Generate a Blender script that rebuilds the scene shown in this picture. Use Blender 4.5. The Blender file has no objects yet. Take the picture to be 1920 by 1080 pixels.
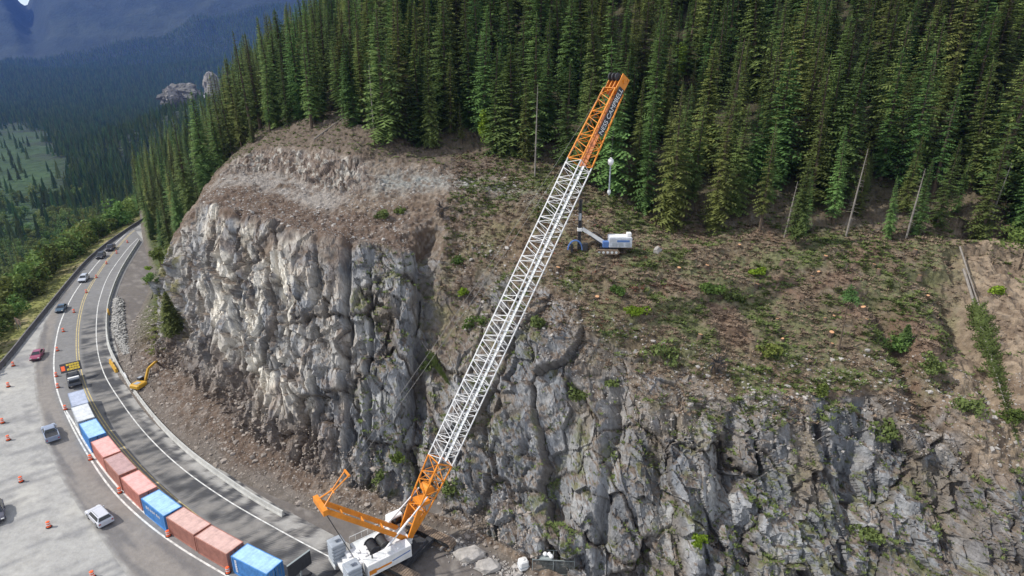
import bpy, bmesh, math, random
import numpy as np
from mathutils import Vector, Matrix
R = math.radians
random.seed(7)
rng = np.random.default_rng(11)
scene = bpy.context.scene
COL = scene.collection

# ------------------------------------------------------------------ camera, sky, sun, exposure
CAM_Z, PITCH, FPX = 58.0, 20.0, 1150.0
cam_d = bpy.data.cameras.new("camera")
cam_d.sensor_width = 36.0
cam_d.lens = FPX * 36.0 / 1920.0
cam_d.clip_start = 0.5
cam_d.clip_end = 30000
cam = bpy.data.objects.new("camera", cam_d)
cam.location = (0, 0, CAM_Z)
cam.rotation_euler = (R(90 - PITCH), 0, 0)
COL.objects.link(cam)
scene.camera = cam

SUN_EL = 46.0
SUN_H = Vector((-1.0, -0.10)).normalized()          # horizontal direction towards the sun
world = bpy.data.worlds.new("World")
scene.world = world
world.use_nodes = True
wn = world.node_tree.nodes
wl = world.node_tree.links
bg = wn["Background"]
sky = wn.new("ShaderNodeTexSky")
sky.sky_type = 'NISHITA'
sky.sun_disc = False
sky.sun_elevation = R(SUN_EL)
sky.sun_rotation = math.atan2(SUN_H.x, SUN_H.y)
sky.altitude = 900
sky.air_density = 1.0
sky.dust_density = 1.5
# broken white cloud over the blue: evens out and neutralises the skylight
wtc = wn.new("ShaderNodeTexCoord"); wno = wn.new("ShaderNodeTexNoise"); wno.inputs["Scale"].default_value = 2.2; wno.inputs["Detail"].default_value = 7
wl.new(wtc.outputs["Generated"], wno.inputs["Vector"])
wmr = wn.new("ShaderNodeMapRange"); wmr.inputs[1].default_value = 0.38; wmr.inputs[2].default_value = 0.56; wmr.inputs[3].default_value = 0.15; wmr.inputs[4].default_value = 0.95
wl.new(wno.outputs[0], wmr.inputs[0])
wmx = wn.new("ShaderNodeMix"); wmx.data_type = 'RGBA'; wl.new(wmr.outputs[0], wmx.inputs[0])
wl.new(sky.outputs[0], wmx.inputs[6]); wmx.inputs[7].default_value = (5.2, 5.35, 5.6, 1)
wl.new(wmx.outputs[2], bg.inputs[0])
bg.inputs[1].default_value = 0.15
sun_d = bpy.data.lights.new("sun", 'SUN')
sun_d.energy = 3.6
sun_d.angle = R(1.0)
sun_d.color = (1.0, 0.95, 0.87)
sun = bpy.data.objects.new("sun", sun_d)
sdir = Vector((SUN_H.x * math.cos(R(SUN_EL)), SUN_H.y * math.cos(R(SUN_EL)), math.sin(R(SUN_EL))))
sun.rotation_euler = sdir.to_track_quat('Z', 'Y').to_euler()
sun.location = sdir * 300
COL.objects.link(sun)
scene.view_settings.view_transform = 'Standard'
scene.view_settings.look = 'None'
scene.view_settings.exposure = 0.42
scene.view_settings.gamma = 1.0
scene.view_settings.use_curve_mapping = False
scene.render.engine = 'CYCLES'
scene.cycles.use_denoising = True
scene.cycles.max_bounces = 6
scene.cycles.volume_bounces = 0
scene.cycles.transparent_max_bounces = 8

# ------------------------------------------------------------------ helpers: places
SP, CP = math.sin(R(PITCH)), math.cos(R(PITCH))
def at(u, v, z=0.0, D=None):
    """world point seen in the direction (u, v) at height z, or at depth D"""
    a = (u - 960.0) / FPX
    b = (v - 540.0) / FPX
    dn = SP + CP * b
    if D is None:
        D = (CAM_Z - z) / dn
    return Vector((a * D, (CP - SP * b) * D, CAM_Z - dn * D))
def project(P):
    P = np.asarray(P, float)
    x, y, z = P[..., 0], P[..., 1], P[..., 2] - CAM_Z
    f = CP * y - SP * z
    f = np.where(f < 0.1, 0.1, f)
    return 960 + FPX * x / f, 540 - FPX * (CP * z + SP * y) / f, f

# ------------------------------------------------------------------ helpers: noise (numpy)
def _hash(ix, iy, iz, k):
    h = (ix.astype(np.uint32) * np.uint32(374761393) + iy.astype(np.uint32) * np.uint32(668265263)
         + iz.astype(np.uint32) * np.uint32(2246822519) + np.uint32((k * 3266489917) & 0xffffffff))
    h = (h ^ (h >> np.uint32(13))) * np.uint32(1274126177)
    h = (h ^ (h >> np.uint32(16))) * np.uint32(2654435761)
    h = h ^ (h >> np.uint32(15))
    return h.astype(np.float32) / np.float32(4294967295.0)
def vnoise(P, k=0):
    """smooth value noise, -1..1"""
    F = np.floor(P)
    f = (P - F).astype(np.float32)
    I = F.astype(np.int64)
    f = f * f * f * (f * (f * 6 - 15) + 10)
    out = 0
    for dx in (0, 1):
        wx = f[:, 0] if dx else 1 - f[:, 0]
        for dy in (0, 1):
            wy = f[:, 1] if dy else 1 - f[:, 1]
            for dz in (0, 1):
                wz = f[:, 2] if dz else 1 - f[:, 2]
                out = out + wx * wy * wz * _hash(I[:, 0] + dx, I[:, 1] + dy, I[:, 2] + dz, k)
    return out * 2 - 1
def fbm(P, k=0, octv=4, gain=0.5):
    s, a, t = 0, 1.0, 0
    Q = P.copy()
    for i in range(octv):
        s = s + a * vnoise(Q, k + i * 17)
        t += a
        a *= gain
        Q = Q * 2.03 + 11.7
    return s / t
def facets(P, k=0, tilt=0.7):
    """blocky fracture: each cell is a tilted plane; returns offset, edge distance, cell random"""
    n = len(P)
    F = np.floor(P)
    I = F.astype(np.int64)
    f = (P - F).astype(np.float32)
    d1 = np.full(n, 9, np.float32); d2 = np.full(n, 9, np.float32)
    off = np.zeros(n, np.float32); rid = np.zeros(n, np.float32)
    for dx in (-1, 0, 1):
        for dy in (-1, 0, 1):
            for dz in (-1, 0, 1):
                ax, ay, az = I[:, 0] + dx, I[:, 1] + dy, I[:, 2] + dz
                qx = dx + 0.1 + 0.8 * _hash(ax, ay, az, k) - f[:, 0]
                qy = dy + 0.1 + 0.8 * _hash(ax, ay, az, k + 1) - f[:, 1]
                qz = dz + 0.1 + 0.8 * _hash(ax, ay, az, k + 2) - f[:, 2]
                d = np.sqrt(qx * qx + qy * qy + qz * qz)
                new = d < d1
                d2 = np.where(new, d1, np.minimum(d2, d))
                g1 = _hash(ax, ay, az, k + 3) - 0.5
                g2 = _hash(ax, ay, az, k + 4) - 0.5
                g3 = _hash(ax, ay, az, k + 5) - 0.5
                h = _hash(ax, ay, az, k + 6)
                o = (h - 0.5) - tilt * 2 * (g1 * qx + g2 * qy + g3 * qz)
                off = np.where(new, o, off); rid = np.where(new, h, rid)
                d1 = np.where(new, d, d1)
    return off, d2 - d1, rid
def sstep(a, b, x):
    t = np.clip((x - a) / (b - a), 0, 1)
    return t * t * (3 - 2 * t)
def mixc(c, col, m):
    return c * (1 - m[:, None]) + np.asarray(col)[None, :] * m[:, None]

# ------------------------------------------------------------------ helpers: materials
def mat(name, color, rough=0.8, metal=0.0, var=0.0, vscale=3.0, bump=0.0, bscale=8.0, rand=0.0, spec=0.3, trans=0.0):
    """procedural material: base colour with noise mottling, optional bump and per-object variation"""
    m = bpy.data.materials.new(name)
    m.use_nodes = True
    n, l = m.node_tree.nodes, m.node_tree.links
    b = n["Principled BSDF"]
    b.inputs["Roughness"].default_value = rough
    b.inputs["Metallic"].default_value = metal
    b.inputs["Specular IOR Level"].default_value = spec
    b.inputs["Base Color"].default_value = (*color, 1)
    tc = n.new("ShaderNodeTexCoord")
    out = None
    if var > 0:
        no = n.new("ShaderNodeTexNoise"); no.inputs["Scale"].default_value = vscale
        no.inputs["Detail"].default_value = 5; no.inputs["Roughness"].default_value = 0.65
        l.new(tc.outputs["Object"], no.inputs["Vector"])
        mr = n.new("ShaderNodeMapRange")
        mr.inputs[1].default_value = 0.3; mr.inputs[2].default_value = 0.7
        mr.inputs[3].default_value = 1 - var; mr.inputs[4].default_value = 1 + var
        l.new(no.outputs[0], mr.inputs[0])
        hs = n.new("ShaderNodeHueSaturation"); hs.inputs["Color"].default_value = (*color, 1)
        l.new(mr.outputs[0], hs.inputs["Value"])
        if rand > 0:
            oi = n.new("ShaderNodeObjectInfo")
            r1 = n.new("ShaderNodeMapRange"); r1.inputs[3].default_value = 0.5 - rand * 0.12; r1.inputs[4].default_value = 0.5 + rand * 0.10
            l.new(oi.outputs["Random"], r1.inputs[0]); l.new(r1.outputs[0], hs.inputs["Hue"])
            mu = n.new("ShaderNodeMath"); mu.operation = 'MULTIPLY'
            wn_ = n.new("ShaderNodeTexWhiteNoise"); wn_.noise_dimensions = '1D'
            l.new(oi.outputs["Random"], wn_.inputs["W"])
            r2 = n.new("ShaderNodeMapRange"); r2.inputs[3].default_value = 1 - rand; r2.inputs[4].default_value = 1 + rand
            l.new(wn_.outputs["Value"], r2.inputs[0])
            l.new(mr.outputs[0], mu.inputs[0]); l.new(r2.outputs[0], mu.inputs[1]); l.new(mu.outputs[0], hs.inputs["Value"])
        l.new(hs.outputs[0], b.inputs["Base Color"])
        out = hs.outputs[0]
    if bump > 0:
        nb = n.new("ShaderNodeTexNoise"); nb.inputs["Scale"].default_value = bscale; nb.inputs["Detail"].default_value = 6
        l.new(tc.outputs["Object"], nb.inputs["Vector"])
        bp = n.new("ShaderNodeBump"); bp.inputs["Strength"].default_value = 1.0; bp.inputs["Distance"].default_value = bump
        l.new(nb.outputs[0], bp.inputs["Height"]); l.new(bp.outputs[0], b.inputs["Normal"])
    if trans > 0:
        tr = n.new("ShaderNodeBsdfTranslucent"); tr.inputs[0].default_value = (color[0] * 1.6, color[1] * 1.6, color[2], 1)
        if out is not None:
            l.new(out, tr.inputs[0])
        ms = n.new("ShaderNodeMixShader"); ms.inputs[0].default_value = trans
        o = n["Material Output"]
        l.new(b.outputs[0], ms.inputs[1]); l.new(tr.outputs[0], ms.inputs[2]); l.new(ms.outputs[0], o.inputs["Surface"])
    return m

def terrain_mat(name, kind):
    """albedo comes from the mesh's own colour attribute (rock, soil, moss), broken up by fine noise"""
    m = bpy.data.materials.new(name); m.use_nodes = True
    n, l = m.node_tree.nodes, m.node_tree.links
    b = n["Principled BSDF"]; b.inputs["Roughness"].default_value = 0.92; b.inputs["Specular IOR Level"].default_value = 0.2
    at_ = n.new("ShaderNodeAttribute"); at_.attribute_name = "albedo"
    tc = n.new("ShaderNodeTexCoord")
    if kind == 'rock':
        mp = n.new("ShaderNodeMapping"); mp.inputs["Scale"].default_value = (1, 1, 0.45); mp.inputs["Rotation"].default_value = (0.15, 0.25, 0)
        l.new(tc.outputs["Object"], mp.inputs["Vector"])
        n1 = n.new("ShaderNodeTexNoise"); n1.inputs["Scale"].default_value = 1.3; n1.inputs["Detail"].default_value = 9; n1.inputs["Roughness"].default_value = 0.72
        l.new(mp.outputs[0], n1.inputs["Vector"])
        r1 = n.new("ShaderNodeMapRange"); r1.inputs[1].default_value = 0.3; r1.inputs[2].default_value = 0.7
        r1.inputs[3].default_value = 0.62; r1.inputs[4].default_value = 1.42
        l.new(n1.outputs[0], r1.inputs[0])
        # thin joints between blocks
        vo = n.new("ShaderNodeTexVoronoi"); vo.feature = 'DISTANCE_TO_EDGE'; vo.inputs["Scale"].default_value = 0.55
        wv = n.new("ShaderNodeVectorMath"); wv.operation = 'MULTIPLY_ADD'
        wv.inputs[1].default_value = (1.2, 1.2, 1.2); l.new(n1.outputs["Color"], wv.inputs[0]); l.new(mp.outputs[0], wv.inputs[2])
        l.new(wv.outputs[0], vo.inputs["Vector"])
        r2 = n.new("ShaderNodeMapRange"); r2.inputs[1].default_value = 0.0; r2.inputs[2].default_value = 0.07
        r2.inputs[3].default_value = 0.0; r2.inputs[4].default_value = 1.0
        l.new(vo.outputs["Distance"], r2.inputs[0])
        n2 = n.new("ShaderNodeTexNoise"); n2.inputs["Scale"].default_value = 4.0; n2.inputs["Detail"].default_value = 8; n2.inputs["Roughness"].default_value = 0.7
        l.new(tc.outputs["Object"], n2.inputs["Vector"])
        vc = n.new("ShaderNodeTexVoronoi"); vc.distance = 'CHEBYCHEV'; vc.inputs["Scale"].default_value = 1.1
        vc.inputs["Detail"].default_value = 3; vc.inputs["Roughness"].default_value = 0.6; l.new(mp.outputs[0], vc.inputs["Vector"])
        a0 = n.new("ShaderNodeMath"); a0.operation = 'MULTIPLY_ADD'; a0.inputs[1].default_value = 0.35; l.new(vc.outputs["Distance"], a0.inputs[0])
        m0 = n.new("ShaderNodeMath"); m0.operation = 'MULTIPLY'; m0.inputs[1].default_value = 0.6; l.new(n2.outputs[0], m0.inputs[0]); l.new(m0.outputs[0], a0.inputs[2])
        ad = n.new("ShaderNodeMath"); ad.operation = 'MULTIPLY_ADD'; ad.inputs[1].default_value = 0.06
        l.new(r2.outputs[0], ad.inputs[0]); l.new(a0.outputs[0], ad.inputs[2])
        bp = n.new("ShaderNodeBump"); bp.inputs["Strength"].default_value = 1.0; bp.inputs["Distance"].default_value = 0.35
        l.new(ad.outputs[0], bp.inputs["Height"]); l.new(bp.outputs[0], b.inputs["Normal"])
    else:
        n1 = n.new("ShaderNodeTexNoise"); n1.inputs["Scale"].default_value = 0.9 if kind == 'near' else 0.02
        n1.inputs["Detail"].default_value = 9; n1.inputs["Roughness"].default_value = 0.7
        l.new(tc.outputs["Object"], n1.inputs["Vector"])
        r1 = n.new("ShaderNodeMapRange"); r1.inputs[1].default_value = 0.3; r1.inputs[2].default_value = 0.7
        r1.inputs[3].default_value = 0.82 if kind == 'near' else 0.6; r1.inputs[4].default_value = 1.16 if kind == 'near' else 1.4
        l.new(n1.outputs[0], r1.inputs[0])
        nb = n.new("ShaderNodeTexNoise"); nb.inputs["Scale"].default_value = 3.0 if kind == 'near' else 0.06; nb.inputs["Detail"].default_value = 6
        l.new(tc.outputs["Object"], nb.inputs["Vector"])
        bp = n.new("ShaderNodeBump"); bp.inputs["Distance"].default_value = 0.05 if kind == 'near' else 9.0
        l.new(nb.outputs[0], bp.inputs["Height"]); l.new(bp.outputs[0], b.inputs["Normal"])
    vm = n.new("ShaderNodeVectorMath"); vm.operation = 'SCALE'
    l.new(at_.outputs["Color"], vm.inputs[0]); l.new(r1.outputs[0], vm.inputs["Scale"])
    l.new(vm.outputs[0], b.inputs["Base Color"])
    return m

M = {}
M['rock'] = terrain_mat('rock_face', 'rock')
M['near'] = terrain_mat('packed_ground', 'near')
M['far'] = terrain_mat('wooded_ground', 'far')
M['orange'] = mat('crane_orange', (0.62, 0.22, 0.025), 0.45, var=0.18, vscale=1.2)
M['rust'] = mat('walkway_rust', (0.38, 0.14, 0.06), 0.8, var=0.3, vscale=2)
M['white'] = mat('white_paint', (0.68, 0.68, 0.68), 0.45, var=0.10, vscale=1.5)
M['offwhite'] = mat('dusty_white', (0.58, 0.60, 0.60), 0.55, var=0.15, vscale=1.5)
M['grey'] = mat('grey_paint', (0.30, 0.33, 0.37), 0.6, var=0.15, vscale=1.5)
M['dark'] = mat('dark_steel', (0.035, 0.036, 0.04), 0.6, var=0.3, vscale=2)
M['track'] = mat('muddy_track', (0.20, 0.15, 0.11), 0.9, var=0.35, vscale=3)
M['trackside'] = mat('track_frame_steel', (0.06, 0.058, 0.055), 0.8, var=0.35, vscale=2)
M['cable'] = mat('steel_cable', (0.10, 0.10, 0.10), 0.5, 0.6)
M['yellow'] = mat('machine_yellow', (0.52, 0.30, 0.035), 0.5, var=0.15, vscale=2)
M['blue'] = mat('rig_blue', (0.08, 0.16, 0.38), 0.5, var=0.1)
M['glass'] = mat('tinted_glass', (0.015, 0.02, 0.025), 0.08, spec=0.6)
M['tyre'] = mat('tyre_rubber', (0.02, 0.02, 0.02), 0.9)
M['rim'] = mat('wheel_rim', (0.35, 0.36, 0.38), 0.4, 0.7)
M['lamp'] = mat('lamp_glass', (0.7, 0.7, 0.68), 0.2)
M['red'] = mat('red_lens', (0.35, 0.02, 0.02), 0.3)
M['drum'] = mat('barrel_orange', (0.80, 0.13, 0.04), 0.6)
M['band'] = mat('barrel_white', (0.7, 0.7, 0.7), 0.5)
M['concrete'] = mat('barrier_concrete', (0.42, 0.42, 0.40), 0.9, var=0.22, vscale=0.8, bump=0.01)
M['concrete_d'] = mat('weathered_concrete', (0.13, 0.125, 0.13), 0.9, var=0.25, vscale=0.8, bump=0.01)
M['galv'] = mat('galvanised_steel', (0.32, 0.36, 0.36), 0.5, 0.4)
M['bark'] = mat('bark', (0.10, 0.075, 0.055), 0.95, var=0.3, vscale=3)
M['deadwood'] = mat('dead_wood', (0.21, 0.19, 0.17), 0.95, var=0.3, vscale=3)
M['cutwood'] = mat('fresh_cut_wood', (0.50, 0.28, 0.15), 0.9, var=0.2, vscale=8)
M['conifer'] = mat('conifer_needles', (0.128, 0.186, 0.056), 0.75, var=0.34, vscale=0.45, rand=0.40, spec=0.15, trans=0.32)
M['conifer_d'] = mat('dark_conifer_needles', (0.100, 0.145, 0.050), 0.8, var=0.25, vscale=0.1, rand=0.35, spec=0.1)  # conifer green, darkened to stand in for cloud shade over the valley
M['leaf'] = mat('broadleaf', (0.125, 0.175, 0.042), 0.7, var=0.3, vscale=0.6, rand=0.35, spec=0.15, trans=0.25)
M['brightleaf'] = mat('spring_leaf', (0.20, 0.29, 0.03), 0.7, var=0.3, vscale=1.5, spec=0.15, trans=0.3)
M['brush'] = mat('brush_leaf', (0.12, 0.155, 0.05), 0.8, var=0.35, vscale=0.8, spec=0.1, trans=0.15)
M['twig'] = mat('dead_twigs', (0.21, 0.155, 0.11), 0.95, var=0.3, vscale=1.5)
M['stone'] = mat('broken_stone', (0.33, 0.31, 0.29), 0.9, var=0.35, vscale=0.9, bump=0.05, bscale=5)
M['redflag'] = mat('red_brush', (0.20, 0.075, 0.05), 0.9, var=0.3)

# ------------------------------------------------------------------ helpers: meshes and objects
def tag(o, label=None, cat=None, group=None, kind=None):
    if label: o['label'] = label
    if cat: o['category'] = cat
    if group: o['group'] = group
    if kind: o['kind'] = kind
    return o
def empty(name, loc=(0, 0, 0), rz=0.0):
    o = bpy.data.objects.new(name, None)
    o.empty_display_size = 0.5
    o.location = loc
    o.rotation_euler = (0, 0, rz)
    COL.objects.link(o)
    return o
class MB:
    def __init__(s):
        s.v = []; s.f = []
    def add(s, vs, fs):
        b = len(s.v)
        s.v += [tuple(p) for p in vs]
        s.f += [tuple(b + i for i in f) for f in fs]
        return s
    def box(s, c, d, rot=None, bev=0.0, taper=(1, 1), toff=(0, 0)):
        """box centre c, size d, rounded vertical edges by bev; top scaled by taper and shifted by toff"""
        hx, hy, hz = d[0] / 2, d[1] / 2, d[2] / 2
        if bev > 0:
            k = min(bev, hx * .9, hy * .9, hz * .9)
            def ring(ix, iy, z, tx, ty, ox, oy):
                X, Y = (hx - ix) * tx, (hy - iy) * ty
                kk = k * .7
                return [(X - kk + ox, -Y + oy, z), (X + ox, -Y + kk + oy, z), (X + ox, Y - kk + oy, z), (X - kk + ox, Y + oy, z),
                        (-X + kk + ox, Y + oy, z), (-X + ox, Y - kk + oy, z), (-X + ox, -Y + kk + oy, z), (-X + kk + ox, -Y + oy, z)]
            rs = [ring(k * .6, k * .6, -hz, 1, 1, 0, 0), ring(0, 0, -hz + k * .6, 1, 1, 0, 0),
                  ring(0, 0, hz - k * .6, taper[0], taper[1], *toff), ring(k * .6, k * .6, hz, taper[0], taper[1], *toff)]
            vs = sum(rs, [])
            fs = [tuple(range(7, -1, -1)), tuple(range(24, 32))]
            for r in range(3):
                for i in range(8):
                    j = (i + 1) % 8
                    fs.append((r * 8 + i, r * 8 + j, r * 8 + 8 + j, r * 8 + 8 + i))
        else:
            vs = [(-hx, -hy, -hz), (hx, -hy, -hz), (hx, hy, -hz), (-hx, hy, -hz)]
            vs += [(x * taper[0] + toff[0], y * taper[1] + toff[1], hz) for x, y in ((-hx, -hy), (hx, -hy), (hx, hy), (-hx, hy))]
            fs = [(3, 2, 1, 0), (4, 5, 6, 7), (0, 1, 5, 4), (1, 2, 6, 5), (2, 3, 7, 6), (3, 0, 4, 7)]
        c = Vector(c)
        if rot is not None:
            vs = [rot @ Vector(p) for p in vs]
        return s.add([Vector(p) + c for p in vs], fs)
    def tube(s, a, b, r, n=8, r2=None, cap=True):
        a, b = Vector(a), Vector(b)
        if (b - a).length < 1e-6: return s
        q = (b - a).to_track_quat('Z', 'Y')
        r2 = r if r2 is None else r2
        vs = []
        for p, rr in ((a, r), (b, r2)):
            for i in range(n):
                t = 2 * math.pi * i / n
                vs.append(p + q @ Vector((rr * math.cos(t), rr * math.sin(t), 0)))
        fs = [(i, (i + 1) % n, n + (i + 1) % n, n + i) for i in range(n)]
        if cap: fs += [tuple(range(n - 1, -1, -1)), tuple(range(n, 2 * n))]
        return s.add(vs, fs)
    def beam(s, a, b, w, h, up=(0, 0, 1)):
        a, b = Vector(a), Vector(b)
        d = (b - a); L = d.length; d.normalize()
        up = Vector(up); side = d.cross(up)
        if side.length < 1e-4: side = d.cross(Vector((1, 0, 0)))
        side.normalize(); up = side.cross(d).normalized()
        rot = Matrix((d, side, up)).transposed()
        return s.box((a + b) / 2, (L, w, h), rot)
    def lathe(s, prof, n=12, c=(0, 0, 0)):
        c = Vector(c); vs = []; fs = []
        for r, z in prof:
            for i in range(n):
                t = 2 * math.pi * i / n
                vs.append(c + Vector((r * math.cos(t), r * math.sin(t), z)))
        for k in range(len(prof) - 1):
            for i in range(n):
                j = (i + 1) % n
                fs.append((k * n + i, k * n + j, k * n + n + j, k * n + n + i))
        fs += [tuple(range(n - 1, -1, -1)), tuple(range((len(prof) - 1) * n, len(prof) * n))]
        return s.add(vs, fs)
    def prism(s, pts, y0, y1):
        """polygon pts in x,z extruded along y"""
        n = len(pts)
        vs = [(x, y0, z) for x, z in pts] + [(x, y1, z) for x, z in pts]
        fs = [(i, (i + 1) % n, n + (i + 1) % n, n + i) for i in range(n)]
        fs += [tuple(range(n - 1, -1, -1)), tuple(range(n, 2 * n))]
        return s.add(vs, fs)
    def build(s, name, m, parent=None, loc=None, rz=None, smooth=False):
        me = bpy.data.meshes.new(name)
        me.from_pydata([tuple(p) for p in s.v], [], s.f)
        me.update()
        bm = bmesh.new(); bm.from_mesh(me); bmesh.ops.recalc_face_normals(bm, faces=bm.faces); bm.to_mesh(me); bm.free()
        me.materials.append(m)
        if smooth:
            me.polygons.foreach_set('use_smooth', [True] * len(me.polygons))
        o = bpy.data.objects.new(name, me)
        if parent: o.parent = parent
        if loc is not None: o.location = loc
        if rz is not None: o.rotation_euler = (0, 0, rz)
        COL.objects.link(o)
        return o
def np_mesh(name, V, Fq, m, smooth=True, colors=None, tri=False):
    """mesh object straight from numpy arrays"""
    me = bpy.data.meshes.new(name)
    k = 3 if tri else 4
    me.vertices.add(len(V)); me.vertices.foreach_set('co', np.ascontiguousarray(V, np.float32).ravel())
    nf = len(Fq)
    me.loops.add(nf * k); me.loops.foreach_set('vertex_index', np.ascontiguousarray(Fq, np.int32).ravel())
    me.polygons.add(nf); me.polygons.foreach_set('loop_start', np.arange(0, nf * k, k, dtype=np.int32))
    me.polygons.foreach_set('use_smooth', np.full(nf, smooth))
    me.update(calc_edges=True)
    if colors is not None:
        ca = me.color_attributes.new("albedo", 'FLOAT_COLOR', 'POINT')
        c4 = np.ones((len(V), 4), np.float32); c4[:, :3] = np.clip(colors, 0.005, 0.85)
        ca.data.foreach_set('color', c4.ravel())
    me.materials.append(m)
    return me
def link(name, me, parent=None, loc=None):
    o = bpy.data.objects.new(name, me)
    if parent: o.parent = parent
    if loc is not None: o.location = loc
    COL.objects.link(o)
    return o
def copy_tree(o, parent=None):
    c = o.copy(); COL.objects.link(c); c.parent = parent
    for ch in list(o.children): copy_tree(ch, c)
    return c
def catmull(P, t):
    """P: (n, d) control points, t in 0..n-1"""
    P = np.asarray(P, float)
    n = len(P)
    i = np.clip(np.floor(t).astype(int), 0, n - 2)
    f = (t - i)[:, None]
    Pm = np.vstack([2 * P[0] - P[1], P, 2 * P[-1] - P[-2]])
    a, b, c, d = Pm[i], Pm[i + 1], Pm[i + 2], Pm[i + 3]
    return 0.5 * ((2 * b) + (-a + c) * f + (2 * a - 5 * b + 4 * c - d) * f ** 2 + (-a + 3 * b - 3 * c + d) * f ** 3)
def path(px, step=1.0, z=0.0):
    """smooth world polyline through ground points seen at px"""
    P = np.array([at(u, v, z)[:2] for u, v in px])
    t = np.linspace(0, len(P) - 1, 60 * len(P))
    Q = catmull(P, t)
    L = np.r_[0, np.cumsum(np.linalg.norm(np.diff(Q, axis=0), axis=1))]
    n = max(2, int(L[-1] / step))
    s = np.linspace(0, L[-1], n)
    return np.stack([np.interp(s, L, Q[:, 0]), np.interp(s, L, Q[:, 1])], 1)
def tangents(Q):
    T = np.gradient(Q, axis=0)
    return T / np.linalg.norm(T, axis=1)[:, None]

# ------------------------------------------------------------------ SETTING: valley, mountains, flat roadside
edge_px = [(-330, 1100), (-160, 860), (0, 690), (62, 614), (130, 530), (165, 490), (200, 460), (228, 440), (252, 424)]
EDGE = path(edge_px, 1.5)
EDGE = np.vstack([EDGE, EDGE[-1] + (EDGE[-1] - EDGE[-2]) / 1.5 * np.arange(1.5, 260, 1.5)[:, None]])
BAR = path([(262, 453), (228, 508), (207, 560), (201, 600), (203, 640), (213, 670), (240, 718), (290, 785), (350, 845), (430, 905), (500, 950), (600, 1004), (700, 1060), (860, 1160)], 1.0)
def outside(x, y):
    """signed distance beyond the outer edge of the roadside (positive = down the valley side)"""
    E = EDGE[::3]
    T = tangents(E)
    d = np.full(x.shape, 1e9); sg = np.ones(x.shape)
    for (ex, ey), (tx, ty) in zip(E, T):
        dx, dy = x - ex, y - ey
        dd = dx * dx + dy * dy
        m = dd < d
        d = np.where(m, dd, d)
        sg = np.where(m, -(dx * ty - dy * tx), sg)
    return np.where(sg > 0, np.sqrt(d), -np.sqrt(d))
def valley_z(x, y):
    r = np.hypot(x, y)
    P = np.stack([x, y, np.zeros_like(x)], 1)
    floor = -80 + 6 * fbm(P / 160.0, 5, 3) + 2.0 * fbm(P / 30.0, 9, 2)
    o = np.where(r < 1200, outside(x, y), 400.0)
    drop = np.where(o < 0, 0, np.where(o < 9, -0.22 * o, -2 - 0.72 * (o - 9)))
    near = np.maximum(drop, -80)
    bl = sstep(-76, -60, near)
    z = np.where(o < 0, 0, near * bl + np.minimum(near, floor) * (1 - bl))
    z = np.where(o > 12, z + 0.8 * fbm(P / 9.0, 3, 2) * sstep(12, 25, o), z)
    # second spur with the old rock cut, about 1.2 km off
    sx, sy = -475.0, 1120.0
    tt = sstep(-760, -500, x) * sstep(880, 1060, y) * (1 - sstep(1250, 1500, y))
    z = np.where(r > 700, z + 80 * tt * (0.92 + 0.1 * fbm(P / 60.0, 31, 3)), z)
    # wooded rise and the mountain wall behind
    th = x / np.maximum(y, 1)
    far1 = 150 * sstep(2000, 3900, y) + 60 * fbm(P / 600.0, 41, 3) * sstep(1800, 3000, y)
    ridge = 0.135 - 0.052 * np.exp(-((th + 0.722) / 0.022) ** 2)
    wall = (ridge * 5400) * sstep(3500, 5600, y)
    wall = wall * (1 + 0.30 * sstep(.10, .13, ridge) * fbm(P / 900.0, 51, 4)) + 90 * (fbm(P / 380.0, 55, 4) - .5 * np.abs(fbm(P / 500.0, 57, 3))) * sstep(3300, 4300, y)
    z = z + far1 + np.where(y > 3400, wall, 0)
    z = np.where(y > 5700, z - (y - 5700) * 0.5, z)
    return z
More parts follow.
